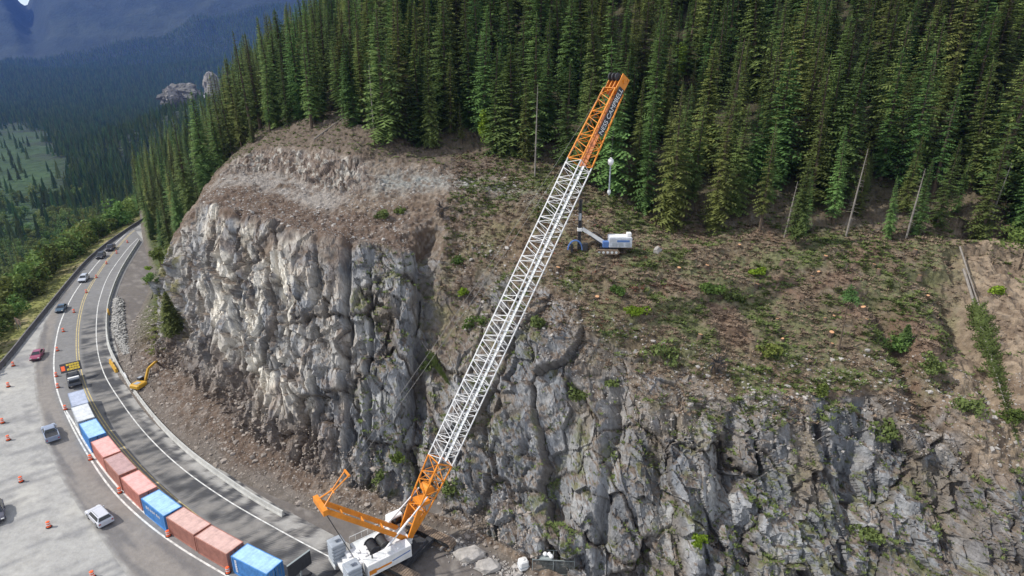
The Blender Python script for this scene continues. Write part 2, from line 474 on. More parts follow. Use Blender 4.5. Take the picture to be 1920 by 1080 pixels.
def build_valley():
    nr, na = 620, 560
    rr = np.exp(np.linspace(math.log(20), math.log(8300), nr))
    aa = np.linspace(R(-56), R(47), na)
    Rg, Ag = np.meshgrid(rr, aa, indexing='ij')
    x = (Rg * np.sin(Ag)).ravel(); y = (Rg * np.cos(Ag)).ravel()
    z = valley_z(x, y) - 0.06
    V = np.stack([x, y, z], 1)
    i = np.arange(nr * na).reshape(nr, na)
    F = np.stack([i[:-1, :-1], i[:-1, 1:], i[1:, 1:], i[1:, :-1]], -1).reshape(-1, 4)
    F = F[:, ::-1]
    o = np.where(np.hypot(x, y) < 700, outside(x, y), 200)
    P = np.stack([x, y, z], 1)
    n1 = fbm(P / 5.0, 71, 4); n2 = fbm(P / 1.4, 75, 3); n3 = fbm(P / 45.0, 77, 3)
    c = np.tile(np.array([0.33, 0.325, 0.31]), (len(x), 1))            # pale packed gravel
    c = mixc(c, (0.40, 0.39, 0.36), sstep(0.0, 0.5, n1) * 0.7)
    c = mixc(c, (0.22, 0.215, 0.21), sstep(0.15, 0.5, n2) * 0.35)
    rx_, ry_ = x * .62 + y * .78, -x * .78 + y * .62                   # tyre drag marks across the lot
    sk = fbm(np.stack([rx_ / 9.0, ry_ / .7, 0 * x], 1), 81, 3) + .6 * fbm(P / 12.0, 83, 2)
    c = mixc(c, (0.17, 0.17, 0.175), sstep(.05, .32, sk) * .65)
    inner = x - np.interp(-y, -BAR[:, 1], BAR[:, 0])                    # beyond the cliff-side barrier: dark churned earth
    c = mixc(c, (0.115, 0.10, 0.09), sstep(-0.5, 1.5, inner) * (y < 240) * 0.9)
    c = mixc(c, (0.24, 0.22, 0.20), sstep(-0.5, 1.5, inner) * (y < 240) * sstep(.2, .5, n2 + .3 * n1) * 0.6)
    grass = sstep(0.3, 2.0, o)
    gc = mixc(np.tile(np.array([0.17, 0.175, 0.055]), (len(x), 1)), (0.26, 0.22, 0.12), sstep(-.1, .4, n1))
    c = c * (1 - grass[:, None]) + gc * grass[:, None]
    c = mixc(c, (0.035, 0.055, 0.022), sstep(9, 15, o))
    u, v, D = project(P)
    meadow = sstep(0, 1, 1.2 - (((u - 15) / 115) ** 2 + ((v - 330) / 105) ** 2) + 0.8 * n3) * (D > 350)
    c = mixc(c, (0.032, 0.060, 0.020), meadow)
    c = mixc(c, (0.024, 0.034, 0.018), sstep(700, 1000, np.hypot(x, y)) * (1 - meadow))
    n4 = fbm(P / 260.0, 79, 4)
    mt = sstep(3000, 4200, y)
    c = mixc(c, (0.016, 0.026, 0.022), mt)  # dark forest tone, also standing in for cloud shade on the mountains
    c = mixc(c, (0.05, 0.062, 0.04), mt * sstep(0.0, 0.35, n4) * 0.3)
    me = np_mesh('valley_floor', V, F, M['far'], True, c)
    # split by distance so that the near ground gets gravel-sized detail and the far hills tree-sized detail
    me.materials.append(M['near'])
    ctr = rr[:-1].repeat(na - 1)
    me.polygons.foreach_set('material_index', (ctr < 260).astype(np.int32))
    me.update()
    tag(link('valley_floor', me), kind='structure')
build_valley()

# ------------------------------------------------------------------ SETTING: rocky hillside (lofted control net)
def q(u, v, D): return tuple(at(u, v, D=D))
def g(u, v, z): return tuple(at(u, v, z))
NET = [  # stations right to left; lines: 0 buried edge, 1 foot, 2 toe of rock, 3 rim, 4 slope, 5 bench, 6 cut top, 7 tree line
 [(92, 36, -.5), (90, 38, .0), (85, 45, 1), q(2200, 770, 64), q(2200, 610, 73), q(2200, 530, 80), q(2200, 480, 86), q(2200, 450, 92)],
 [(62, 41, -.5), (61, 43, .0), (58, 49, 1), q(1900, 780, 70), q(1900, 620, 80), q(1900, 530, 87), q(1900, 475, 93), q(1900, 445, 98)],
 [(43, 44, -.5), (42, 46, .0), (41, 52, 1), q(1650, 735, 76), q(1650, 610, 84), q(1650, 520, 90), q(1650, 455, 96), q(1650, 430, 100)],
 [(28, 47, -.5), (27, 49, .0), (26, 54, 1), q(1400, 745, 76.5), q(1400, 610, 85), q(1400, 525, 91), q(1400, 452, 98), q(1400, 425, 102)],
 [(16, 50, -.5), (15, 52, .0), (14.5, 56, 1), q(1190, 690, 79.5), q(1200, 565, 87), q(1200, 490, 93), q(1210, 440, 100), q(1220, 405, 106)],
 [(4, 54, -.5), (4, 56, .0), g(1030, 1058, 1), q(1010, 540, 91), q(1015, 450, 98), q(1015, 385, 103.5), q(1010, 330, 112), q(1010, 300, 118)],
 [(-6, 62, -.5), (-6, 64, .0), g(850, 965, 1), q(855, 500, 102), q(870, 390, 107), q(875, 350, 112), q(880, 320, 118), q(885, 282, 124)],
 [(-20, 65, -.5), (-20, 66.5, .0), g(700, 918, 1.5), q(705, 463, 98.5), q(705, 400, 107), q(725, 352, 113), q(740, 300, 119), q(760, 255, 131)],
 [(-37, 72.5, -.5), (-37, 74, .0), g(570, 868, 2.3), q(560, 442, 101), q(600, 388, 110), q(620, 362, 115), q(640, 275, 121), q(645, 215, 136)],
 [(-56, 84.5, -.5), (-56, 86.5, .0), g(452, 785, 4.0), q(432, 398, 109.5), q(455, 347, 122), q(500, 322, 129), q(520, 272, 133), q(560, 232, 141)],
 [(-72, 100, -.5), (-72, 102, .0), g(368, 705, 4.5), q(364, 388, 121.5), q(385, 368, 128), q(405, 343, 134), q(430, 302, 140), q(465, 272, 150)],
 [(-84, 116, -.5), (-84, 118, .0), g(300, 650, 2.5), q(318, 468, 136), q(335, 440, 146), q(350, 418, 153), q(375, 378, 161), q(405, 340, 172)],
 [(-103, 163, -.5), (-103, 165, .0), (-100, 168, 1), (-97, 173, 5), (-95, 178, 9), (-94, 184, 12), (-94, 192, 15), (-95, 205, 19)],
 [(-137, 220, -.5), (-138, 222, .0), (-135, 225, 1), (-131, 229, 4), (-129, 235, 8), (-127, 241, 11), (-125, 250, 14), (-124, 264, 18)],
 [(-205, 335, -.5), (-206, 337, .0), (-203, 340, 1), (-199, 345, 4), (-196, 351, 8), (-194, 358, 11), (-192, 367, 14), (-190, 382, 18)],
]
for k, st in enumerate(NET):
    G = Vector(st[7])
    d = Vector((G.x, G.y, 0)).normalized()
    if k <= 7:
        st += [tuple(G + d * 45 + Vector((0, 0, 23))), tuple(G + d * 150 + Vector((0, 0, 92))), tuple(G + d * 260 + Vector((0, 0, 150)))]
    elif k == 8: st += [q(650, 140, 182), q(610, 50, 330), q(600, 50, 520)]
    elif k == 9: st += [q(565, 172, 192), q(500, 118, 380), q(500, 130, 640)]
    elif k == 10: st += [q(480, 215, 225), q(450, 158, 420), q(440, 158, 760)]
    elif k == 11: st += [q(430, 262, 260), q(425, 190, 470), q(425, 180, 860)]
    elif k == 12: st += [(-120, 300, 21), (-215, 560, 22), (-400, 980, 8)]
    elif k == 13: st += [(-150, 370, 18), (-260, 680, 16), (-480, 1080, -5)]
    else: st += [(-215, 480, 16), (-330, 760, 10), (-540, 1120, -20)]
NET = np.array(NET)                                # (15, 11, 3)
HILL = {}
def build_hill():
    # columns: dense where seen close, thin on the far left flank
    scol = np.concatenate([np.linspace(0, 1, 60, endpoint=False), np.linspace(1, 11, 1020, endpoint=False),
                           np.linspace(11, 12, 60, endpoint=False), np.linspace(12, 14, 60)])
    trow = np.concatenate([np.linspace(0, 1, 4, endpoint=False), np.linspace(1, 2, 34, endpoint=False), np.linspace(2, 3, 170, endpoint=False),
                           np.linspace(3, 4, 64, endpoint=False), np.linspace(4, 5, 40, endpoint=False), np.linspace(5, 6, 44, endpoint=False),
                           np.linspace(6, 7, 40, endpoint=False), np.linspace(7, 8, 40, endpoint=False), np.linspace(8, 9, 26, endpoint=False), np.linspace(9, 10, 8)])
    C = np.stack([catmull(NET[:, j, :], scol) for j in range(11)], 0)        # (11, ns, 3)
    i0 = np.clip(np.floor(trow).astype(int), 0, 9)
    f = (trow - i0)[:, None, None]
    B = C[i0] * (1 - f) + C[i0 + 1] * f                                      # (nt, ns, 3)
    # round the creases along the rows
    for _ in range(5):
        B[5:-1] = 0.25 * B[4:-2] + 0.5 * B[5:-1] + 0.25 * B[6:]
    nt, ns = B.shape[:2]
    S = np.tile(scol, (nt, 1)).ravel(); T = np.repeat(trow, ns)
    du = np.gradient(B, axis=1); dv = np.gradient(B, axis=0)
    N = np.cross(du, dv); N /= np.linalg.norm(N, axis=2)[..., None] + 1e-9
    if N[60:200, 100:900, 1].mean() > 0: N = -N
    P = B.reshape(-1, 3); N = N.reshape(-1, 3)
    # ---- masks
    wob = fbm(P / 7.0, 200, 4)
    wob2 = fbm(P / 2.2, 210, 3)
    wr = np.where(S < 5.5, .50, .24)
    rock = sstep(1.75, 2.02, T + 0.12 * wob) * (1 - sstep(2.92, 3.10, T + wr * wob + 0.14 * wob2))
    gully = np.exp(-((S - 6.1 + 0.5 * (T - 2.6)) / 0.33) ** 2) * sstep(2.3, 2.75, T + .2 * wob)  # brown re-entrant left of the boom
    rock = rock * (1 - 0.85 * np.clip(gully, 0, 1))
    dirt_r = sstep(1.65, 1.15, S + .2 * wob) * sstep(2.55, 2.85, T + .2 * wob)                  # washed out dirt on the far right
    rock = rock * (1 - 0.75 * np.clip(dirt_r, 0, 1))
    rock = rock * (1 - sstep(11.6, 12.2, S))
    cut = sstep(4.95, 5.15, T + .05 * wob) * (1 - sstep(5.72, 6.0, T + .15 * wob)) * sstep(7.2, 7.9, S + .1 * wob) * (1 - sstep(9.6, 10.1, S))
    near = 1 - sstep(11, 12.2, S)
    fine = np.clip(near * (1 - sstep(7, 7.6, T)), 0, 1)
    # ---- displacement
    m = (rock > 0.02) | (cut > 0.02)
    d = np.zeros(len(P)); crev = np.zeros(len(P)); rid1 = np.zeros(len(P)); rid2 = np.zeros(len(P))
    Pm = P[m]
    sh = np.stack([Pm[:, 0] + 0.22 * Pm[:, 2], Pm[:, 1], Pm[:, 2]], 1)      # joints lean a little
    warp = np.stack([fbm(sh / 5.0, 1, 4), fbm(sh / 5.0, 2, 4), fbm(sh / 5.0, 3, 4)], 1)
    fine_w = np.stack([vnoise(sh / 0.7, 4), vnoise(sh / 0.7, 5), vnoise(sh / 0.7, 6)], 1)
    o0, e0, r0 = facets((sh + warp * 2.2) / np.array([7.0, 7.5, 24.0]), 300, 1.0)
    zf = np.ones((len(Pm), 3)); zf[:, 2] = np.interp(S[m], [6.3, 7.0], [1, .5])
    o4, _, _ = facets((sh * zf + warp * .4) / np.array([1.5, 1.9, 6.5]), 360, 1.0)
    sh = sh * zf
    o1, e1, r1 = facets((sh + warp * .6 + fine_w * .04) / np.array([2.3, 2.8, 8.5]), 310, 1.1)
    o2, e2, r2 = facets((sh + warp * .4 + fine_w * .05) / np.array([0.95, 1.2, 2.8]), 320, 1.1)
    o3, e3, r3 = facets((sh + fine_w * .2) / np.array([0.5, 0.5, 0.8]), 330, 1.1)
    big = fbm(sh / np.array([11.0, 11.0, 34.0]), 340, 3)
    rib = 1 - np.abs(fbm(sh / np.array([4.2, 4.2, 22.0]), 345, 3)) * 3
    rough_ = sstep(-.35, .35, fbm(sh / 9.0, 347, 2))
    lf = sstep(6.7, 7.2, S[m])                                             # the main wall is sheerer than the rest
    dm = (3.2 - 1.4 * lf) * big + (2.1 - 1.1 * lf) * o0 + (0.75 - .3 * lf + .4 * rough_) * o1 + (0.22 + 0.32 * rough_) * o2 + (0.07 + .12 * rough_) * o3 + 0.5 * rib + 1.1 * sstep(6.6, 7.1, S[m]) * o4 + 0.25 * fbm(sh / 1.8, 349, 4)
    seam = 1 - sstep(0, 0.05, e0)
    dm = dm - 0.45 * seam
    dm = dm * (1 - .55 * sstep(2.72, 3.0, T[m]) * (T[m] < 4))
    d[m] = dm * np.maximum(rock, cut * 0.45)[m]
    crev[m] = np.maximum((1 - sstep(0, .10, e0)), .6 * (1 - sstep(0, .05, e1)))
    rid1[m] = r1; rid2[m] = r2
    soil = (1 - np.clip(rock, 0, 1)) * sstep(1.02, 1.5, T) * (1 + .8 * np.clip(dirt_r, 0, 1))
    d += soil * (1.0 * fbm(P / 6.0, 350, 3) + 0.50 * fbm(P / 1.8, 355, 4) * fine + 0.20 * vnoise(P / 0.55, 359) * fine)
    # erosion gullies on the right and two deep vertical clefts in the main wall
    def cleft(s0, w, depth, lean, ta, tb):
        ss = S + lean * (T - 2.5) + 0.05 * wob
        return -depth * np.exp(-((ss - s0) / w) ** 2) * sstep(ta - .15, ta + .15, T) * (1 - sstep(tb - .15, tb + .15, T))
    clefts = (cleft(1.55, 0.10, 2.2, -0.25, 2.3, 4.6) + cleft(0.85, .16, 2.4, -.3, 2.2, 5.2) + cleft(6.45, 0.10, 3.4, 0.10, 2.05, 3.5) + cleft(5.55, 0.08, 1.6, 0.35, 2.0, 2.8)
              + cleft(7.35, 0.045, 2.2, 0.0, 2.05, 3.0) + cleft(8.9, 0.05, 2.2, 0.1, 2.3, 3.1) + cleft(4.25, 0.07, 1.8, 0.35, 2.0, 2.9)
              + cleft(3.2, 0.07, 1.8, 0.25, 2.0, 2.95) + cleft(10.45, 0.10, 4.0, 0.05, 1.9, 3.2) + cleft(2.2, .06, 1.6, .2, 2.0, 3.0))
    clefts = clefts + (cleft(7.75, .022, 1.3, .06, 2.05, 2.95) + cleft(8.2, .02, 1.2, -.05, 2.2, 2.95) + cleft(8.55, .018, 1.1, .08, 2.1, 2.9)
                       + cleft(9.25, .025, 1.5, .0, 2.2, 2.98) + cleft(9.65, .02, 1.2, .05, 2.1, 2.9) + cleft(7.05, .03, 1.5, .04, 2.0, 2.9))
    d += clefts
    bulge = 1.8 * np.exp(-((S - 8.0) / .9) ** 2) * sstep(2.1, 2.5, T) * (1 - sstep(2.9, 3.3, T))
    d += bulge
    d -= 1.7 * sstep(1.56, 1.44, S + .15 * wob) * sstep(2.9, 3.4, T) * (1 - sstep(6.0, 6.15, T + .1 * wob))   # washed-out scar with its scarp edge
    P2 = P + N * d[:, None] * sstep(1.0, 1.25, T)[:, None]
    P2[:, 2] = np.where(T < 1.3, P[:, 2] + np.maximum(0, P2[:, 2] - P[:, 2]), P2[:, 2])
    G2 = P2.reshape(nt, ns, 3)
    du = np.gradient(G2, axis=1); dv = np.gradient(G2, axis=0)
    N2 = np.cross(du, dv); N2 /= np.linalg.norm(N2, axis=2)[..., None] + 1e-9
    N2 = N2.reshape(-1, 3)
    if (N2 * N).sum() < 0: N2 = -N2
    nz = N2[:, 2]
    # ---- albedo
    n6 = fbm(P2 / 6.0, 400, 4); n2 = fbm(P2 / 1.8, 405, 4); n05 = vnoise(P2 / 0.45, 409); n14 = fbm(P2 / 14.0, 411, 3)
    st_ = fbm(P2 / np.array([1.6, 1.6, 12.0]), 415, 4)                       # vertical streaks
    c = np.tile(np.array([0.235, 0.24, 0.25]), (len(P), 1))
    c = mixc(c, (0.31, 0.31, 0.305), sstep(0, .5, n6))
    c = mixc(c, (0.16, 0.17, 0.185), sstep(.0, .5, -n6))
    c = c * (0.78 + 0.44 * rid1)[:, None] * (0.86 + 0.28 * rid2)[:, None]
    warm = sstep(6.9, 7.6, S) * (1 - sstep(10.6, 11, S))
    c = mixc(c, (0.46, 0.43, 0.385), warm * sstep(-.4, .3, st_ + .4 * n6) * .75)
    cream = np.clip(sstep(7.75, 8.25, S + .22 * st_) * (1 - sstep(9.35, 9.8, S + .15 * st_)), 0, 1) * sstep(2.05, 2.3, T + .25 * wob) * rock
    c = mixc(c, (0.70, 0.66, 0.58), np.clip(cream * sstep(-.15, .25, st_ + .5 * (rid1 - .5)), 0, 1) * .9)
    rust = warm * sstep(0.12, 0.45, fbm(P2 / np.array([2.5, 2.5, 9.0]), 421, 3)) + .5 * sstep(.35, .6, n14)
    c = mixc(c, (0.24, 0.165, 0.11), np.clip(rust * 0.38, 0, 1))
    c = mixc(c, (0.12, 0.095, 0.07), crev * 0.6)
    green_y = sstep(.15, .4, fbm(P2 / 3.0, 431, 3)) * sstep(0.30, 0.6, nz)
    ledge = sstep(0.56, 0.80, nz + .1 * n2 - .10 * (S > 7))
    soilc = mixc(np.tile(np.array([0.125, 0.092, 0.068]), (len(P), 1)), (0.19, 0.15, 0.115), sstep(-.2, .4, n2))
    soilc = mixc(soilc, (0.26, 0.235, 0.21), sstep(0.25, 0.6, n05 + .3 * n6) * .5)   # scattered pale fragments
    c = c * (1 - 0.85 * ledge[:, None]) + soilc * 0.85 * ledge[:, None]
    c = mixc(c, (0.12, 0.135, 0.05), np.clip(green_y * .6 * (S < 7.3), 0, 1))
    c = mixc(c, (0.22, 0.20, 0.07), np.clip(sstep(10.1, 10.5, S) * sstep(.1, .4, n2) * .7 * rock, 0, 1))
    nr = 1 - np.clip(np.maximum(rock, cut), 0, 1)
    c = c * (1 - nr[:, None]) + soilc * nr[:, None]
    # red-brown rubble at the foot of the main wall
    talus = sstep(7.3, 7.9, S) * (1 - sstep(11.3, 11.8, S)) * (1 - sstep(2.0, 2.35, T + .2 * wob))
    c = mixc(c, (0.118, 0.085, 0.064), talus * .8)
    c = mixc(c, (0.28, 0.25, 0.225), talus * sstep(.0, .6, n2 + .3 * n05) * .5)
    foot = 1 - sstep(1.15, 1.6, T + .25 * wob)
    c = mixc(c, (0.14, 0.125, 0.11), foot * .8)
    # dark red-brown soil on the rim of the main wall, pale crushed rock on the bench
    band = sstep(2.9, 3.05, T + .15 * wob) * (1 - sstep(3.75, 4.15, T + .15 * wob)) * sstep(6.3, 6.8, S) * (1 - sstep(10.2, 10.6, S))
    c = mixc(c, (0.105, 0.072, 0.054), band * .75 * sstep(-.7, 0, n2))
    c = mixc(c, (0.25, 0.215, 0.185), band * sstep(.1, .6, n2 + .3 * n05) * .4)
    bench = sstep(3.85, 4.15, T + .15 * wob) * (1 - sstep(5.0, 5.3, T + .15 * wob)) * sstep(7.4, 8.0, S) * (1 - sstep(9.7, 10.2, S))
    c = mixc(c, (0.27, 0.25, 0.23), bench * .75 * sstep(-.3, .3, n2 + .2))
    crushed = np.exp(-((T - 5.2 + .2 * wob) / .38) ** 2) * sstep(4.3, 5.0, S) * (1 - sstep(7.0, 7.5, S))
    c = mixc(c, (0.29, 0.31, 0.30), np.clip(crushed * (.55 + .6 * n2 + .4 * n05), 0, .85))
    cutc = sstep(0.0, .25, fbm(P2 / np.array([.8, .8, 3.5]), 441, 3))
    c = mixc(c, (0.40, 0.375, 0.33), cut * cutc * .75)
    c = mixc(c, (0.165, 0.12, 0.09), cut * (1 - cutc) * .75)
    upper = sstep(5.8, 6.1, T + .1 * wob) * sstep(5.0, 5.8, S) * (1 - sstep(10.3, 10.8, S)) * (1 - sstep(6.95, 7.3, T))
    c = mixc(c, (0.118, 0.094, 0.073), upper * .7)
    # right-hand cleared slope: cut grass, moss, brown slash
    slope = sstep(2.95, 3.2, T + .15 * wob) * (1 - sstep(6.6, 7.2, T)) * (1 - sstep(5.0, 5.8, S + .3 * wob)) * sstep(1.05, 1.5, S + .15 * wob)
    c = mixc(c, (0.145, 0.12, 0.075), slope * .6)
    c = mixc(c, (0.115, 0.135, 0.055), np.clip(slope * sstep(.02, .35, n6 + .5 * n2), 0, 1) * .6)
    c = mixc(c, (0.15, 0.095, 0.068), np.clip(slope * sstep(.1, .4, -n6 + .4 * n2), 0, 1) * .7)
    c = mixc(c, (0.30, 0.235, 0.17), np.clip(dirt_r, 0, 1) * .75 * sstep(-.6, .2, n2 + .3))
    c = mixc(c, (0.13, 0.095, 0.068), np.clip(dirt_r, 0, 1) * sstep(.05, .35, fbm(P2 / np.array([1.6, 4.0, 4.0]), 461, 4)) * .7)
    c = mixc(c, (0.15, 0.14, 0.07), np.clip(gully, 0, 1) * .6 * sstep(-.1, .3, n2))
    upr = rock * sstep(2.45, 2.95, T + .3 * wob) * (S < 5.8)
    c = mixc(c, (0.20, 0.165, 0.13), upr * .65 * sstep(-.3, .3, n6 + .5 * n2))
    c = mixc(c, (0.18, 0.15, 0.115), rock * (S < 7.2) * sstep(.25, .5, fbm(P2 / np.array([5, 5, 12.0]), 451, 3)) * .7)
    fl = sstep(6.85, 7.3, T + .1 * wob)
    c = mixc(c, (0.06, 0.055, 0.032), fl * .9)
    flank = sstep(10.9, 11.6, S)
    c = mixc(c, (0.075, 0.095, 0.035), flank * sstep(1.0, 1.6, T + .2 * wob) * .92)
    i = np.arange(nt * ns).reshape(nt, ns)
    F = np.stack([i[:-1, :-1], i[1:, :-1], i[1:, 1:], i[:-1, 1:]], -1).reshape(-1, 4)
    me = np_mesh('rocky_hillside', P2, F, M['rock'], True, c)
    me.polygons.foreach_set('use_smooth', np.zeros(len(F), bool))
    tag(link('rocky_hillside', me), kind='structure')
    u, v, D = project(P2)
    HILL.update(P=P2, N=N2, S=S, T=T, u=u, v=v, D=D, ns=ns, nt=nt, scol=scol, trow=trow)
build_hill()
def hill_at(u, v, tmin=0.0):
    """nearest visible point of the hillside in the direction (u, v)"""
    d2 = (HILL['u'] - u) ** 2 + (HILL['v'] - v) ** 2 + np.where(HILL['T'] < tmin, 1e6, 0)
    k = np.argpartition(d2, 12)[:12]
    k = k[np.argmin(HILL['D'][k])]
    return Vector(HILL['P'][k])
def hill_st(s, t):
    j = np.argmin(abs(HILL['scol'] - s)); i = np.argmin(abs(HILL['trow'] - t))
    return Vector(HILL['P'][i * HILL['ns'] + j])

# ------------------------------------------------------------------ SETTING: road and paint
def strip(name, Q, w, z, m, off=0.0):
    T = tangents(Q); Nn = np.stack([-T[:, 1], T[:, 0]], 1)
    A = Q + Nn * (off + w / 2); B = Q + Nn * (off - w / 2)
    n = len(Q)
    V = np.zeros((2 * n, 3)); V[:n, :2] = A; V[n:, :2] = B; V[:, 2] = z
    i = np.arange(n - 1)
    F = np.stack([i + n, i + 1 + n, i + 1, i], 1)
    me = np_mesh(name, V, F, m, False)
    return link(name, me)
yel_px = [(252, 432), (240, 442), (212, 474), (184, 513), (160, 555), (148, 600), (145, 645), (149, 690), (163, 735), (194, 792), (243, 855), (302, 915), (372, 972), (452, 1030), (560, 1100)]
wl_px = [(249, 428), (236, 438), (196, 478), (165, 515), (138, 552), (115, 600), (104, 645), (101, 690), (108, 735), (128, 785), (160, 845), (205, 912), (262, 970), (335, 1025), (430, 1082), (520, 1130)]
wr_px = [(258, 447), (238, 468), (205, 514), (187, 560), (181, 600), (182, 650), (195, 700), (226, 752), (272, 812), (335, 873), (420, 934), (520, 992), (610, 1040), (700, 1085), (800, 1130)]
le_px = [(247, 424), (228, 439), (200, 461), (166, 492), (131, 532), (103, 571), (80, 612), (66, 660), (64, 720), (78, 800), (102, 870), (140, 940), (190, 1010), (240, 1080), (330, 1180)]
YEL, WL, WR = path(yel_px, .8), path(wl_px, .8), path(wr_px, .8)
def asphalt():
    def rs(px, n):
        Q = path(px, .3); t = np.linspace(0, len(Q) - 1, n)
        return np.stack([np.interp(t, np.arange(len(Q)), Q[:, k]) for k in (0, 1)], 1)
    n, k = 620, 64
    L = rs(le_px, n)
    br = BAR[BAR[:, 1] > 38]
    t = np.linspace(0, len(br) - 1, n); Rr = np.stack([np.interp(t, np.arange(len(br)), br[:, j]) for j in (0, 1)], 1)
    w = np.linspace(0, 1, k)
    G = L[:, None] * (1 - w)[None, :, None] + (Rr + [1.2, .4])[:, None] * w[None, :, None]
    x = G[..., 0].ravel(); y = G[..., 1].ravel()
    # ragged gravel edge on the pull-off side
    edge = np.tile(w, n)
    V = np.stack([x, y, np.full_like(x, 0.004)], 1)
    Ls = np.r_[0, np.cumsum(np.linalg.norm(np.diff(YEL, axis=0), axis=1))]
    # distance along and across, measured from the yellow line
    E = YEL[::2]; El = Ls[::2]; Tn = tangents(E)
    best = np.full(len(x), 1e9); al = np.zeros(len(x)); ac = np.zeros(len(x))
    for j in range(len(E)):
        dx, dy = x - E[j, 0], y - E[j, 1]
        dd = dx * dx + dy * dy; mm = dd < best
        best = np.where(mm, dd, best); al = np.where(mm, El[j] + dx * Tn[j, 0] + dy * Tn[j, 1], al)
        ac = np.where(mm, -(dx * Tn[j, 1] - dy * Tn[j, 0]), ac)        # + is towards the valley? sign fixed below
    if ac[np.argmin(np.hypot(x - WR[60, 0], y - WR[60, 1]))] < 0: ac = -ac   # + towards the cliff
    P = np.stack([x, y, np.zeros_like(x)], 1)
    A = np.stack([al, ac, np.zeros_like(x)], 1)
    c = np.tile(np.array([0.185, 0.182, 0.18]), (len(x), 1))
    c = c * (1 + .08 * fbm(P / 3.0, 500, 3) + .05 * fbm(A / np.array([14, .7, 1]), 505, 3))[:, None]
    outl = sstep(-4.2, -5.2, ac)
    c = mixc(c, (0.225, 0.205, 0.185), outl * .8)
    c = mixc(c, (0.14, 0.135, 0.135), outl * sstep(.0, .4, fbm(A / np.array([12, 1.3, 1]), 511, 3)) * .8)
    # dark streaks running across the closed lanes
    zone = sstep(0.3, 1.2, ac) * sstep(150, 128, y)
    c = mixc(c, (0.12, 0.118, 0.116), zone * .75)
    sm = fbm(A / np.array([0.75, 4.5, 1]), 520, 3) + .5 * fbm(A / np.array([3.0, 6.0, 1]), 525, 2)
    c = mixc(c, (0.055, 0.056, 0.06), zone * sstep(-.10, .22, sm) * .9)
    c = mixc(c, (0.27, 0.255, 0.235), zone * sstep(.05, .3, -sm) * .6)
    sm2 = fbm(A / np.array([0.5, 5.0, 1]), 540, 2)
    c = mixc(c, (0.05, 0.05, 0.055), zone * sstep(3.5, 5, ac) * sstep(.0, .15, sm2) * .75)
    gr_ = sstep(.035, .0, edge - .02 * fbm(A / np.array([1.5, 1.5, 1]), 545, 3))
    c = mixc(c, (0.30, 0.295, 0.28), gr_ * .9)
    sh = sstep(4.6, 5.6, ac) * sstep(150, 120, y)
    c = mixc(c, (0.35, 0.34, 0.32), sh * sstep(.05, .12, fbm(A / np.array([1.1, 2.6, 1]), 530, 2)) * .8)
    i = np.arange(n * k).reshape(n, k)
    F = np.stack([i[:-1, :-1], i[1:, :-1], i[1:, 1:], i[:-1, 1:]], -1).reshape(-1, 4)
    e1 = V[i[0, 1]] - V[i[0, 0]]; e2 = V[i[1, 0]] - V[i[0, 0]]
    if np.cross(e2, e1)[2] < 0: F = F[:, ::-1]
    o = link('road', np_mesh('road', V, F, M['near'], False, c))
    tag(o, kind='structure')
asphalt()
M['pw'] = mat('road_paint_white', (0.56, 0.56, 0.54), 0.8, var=0.42, vscale=1.1)
M['py'] = mat('road_paint_yellow', (0.46, 0.37, 0.17), 0.8, var=0.42, vscale=1.1)
for nm, Q, w, off, m in (('double_yellow_line', YEL, .15, .22, 'py'), ('double_yellow_line', YEL, .15, -.22, 'py'), ('edge_line', WL, .24, 0, 'pw'), ('edge_line', WR, .17, 0, 'pw'),
                         ('temporary_line', path([(122, 768), (136, 790), (168, 844), (214, 905), (272, 962), (322, 999), (420, 1056), (520, 1112)], .8), .28, 0, 'pw')):
    tag(strip('road_marking', Q, w, 0.010, M[m], off), kind='structure')

# ------------------------------------------------------------------ barriers
def barrier(name, Q, prof, m, label, z0=0.0, tile=None):
    T = tangents(Q); Nn = np.stack([-T[:, 1], T[:, 0]], 1)
    k = len(prof); n = len(Q)
    V = np.zeros((n, k, 3))
    for j, (o, z) in enumerate(prof):
        V[:, j, :2] = Q + Nn * o; V[:, j, 2] = z + z0
    i = np.arange(n * k).reshape(n, k)
    F = np.concatenate([np.stack([i[:-1, j], i[1:, j], i[1:, (j + 1) % k], i[:-1, (j + 1) % k]], -1) for j in range(k)])
    mb = MB(); mb.v = [tuple(p) for p in V.reshape(-1, 3)]; mb.f = [tuple(f) for f in F]
    mb.f += [tuple(i[0][::-1]), tuple(i[-1])]
    return tag(mb.build(name, m), label, 'barrier')
JP = [(-.30, 0), (-.30, .08), (-.17, .33), (-.10, .84), (.10, .84), (.17, .33), (.30, .08), (.30, 0)]
bq = BAR[(BAR[:, 1] > 68)]
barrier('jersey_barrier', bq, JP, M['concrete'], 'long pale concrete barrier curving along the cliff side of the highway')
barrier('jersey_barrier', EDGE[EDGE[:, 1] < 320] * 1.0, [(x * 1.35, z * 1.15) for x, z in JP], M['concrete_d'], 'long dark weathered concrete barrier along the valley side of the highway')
def plastic_barrier(px, m, label, L):
    a, b = at(*px[0]), at(*px[1])
    mb = MB()
    d = (b - a).normalized()
    rz = math.atan2(d.y, d.x)
    mb.box((0, 0, .22), (L, .60, .44), bev=.08, taper=(1, .72)).box((0, 0, .66), (L * .98, .40, .44), bev=.06, taper=(1, .7))
    for k in range(3): mb.box((-L * .3 + k * L * .3, 0, .93), (.25, .2, .1))
    return tag(mb.build('crash_barrier', m, loc=(a + b) / 2, rz=rz), label, 'barrier')
plastic_barrier([(205, 676), (222, 703)], M['yellow'], 'long yellow barrier segment lying on the road beside the concrete barrier', 6.0)
plastic_barrier([(203, 580), (204, 596)], M['yellow'], 'short yellow barrier segment against the pale barrier by the rubble pile', 3.2)
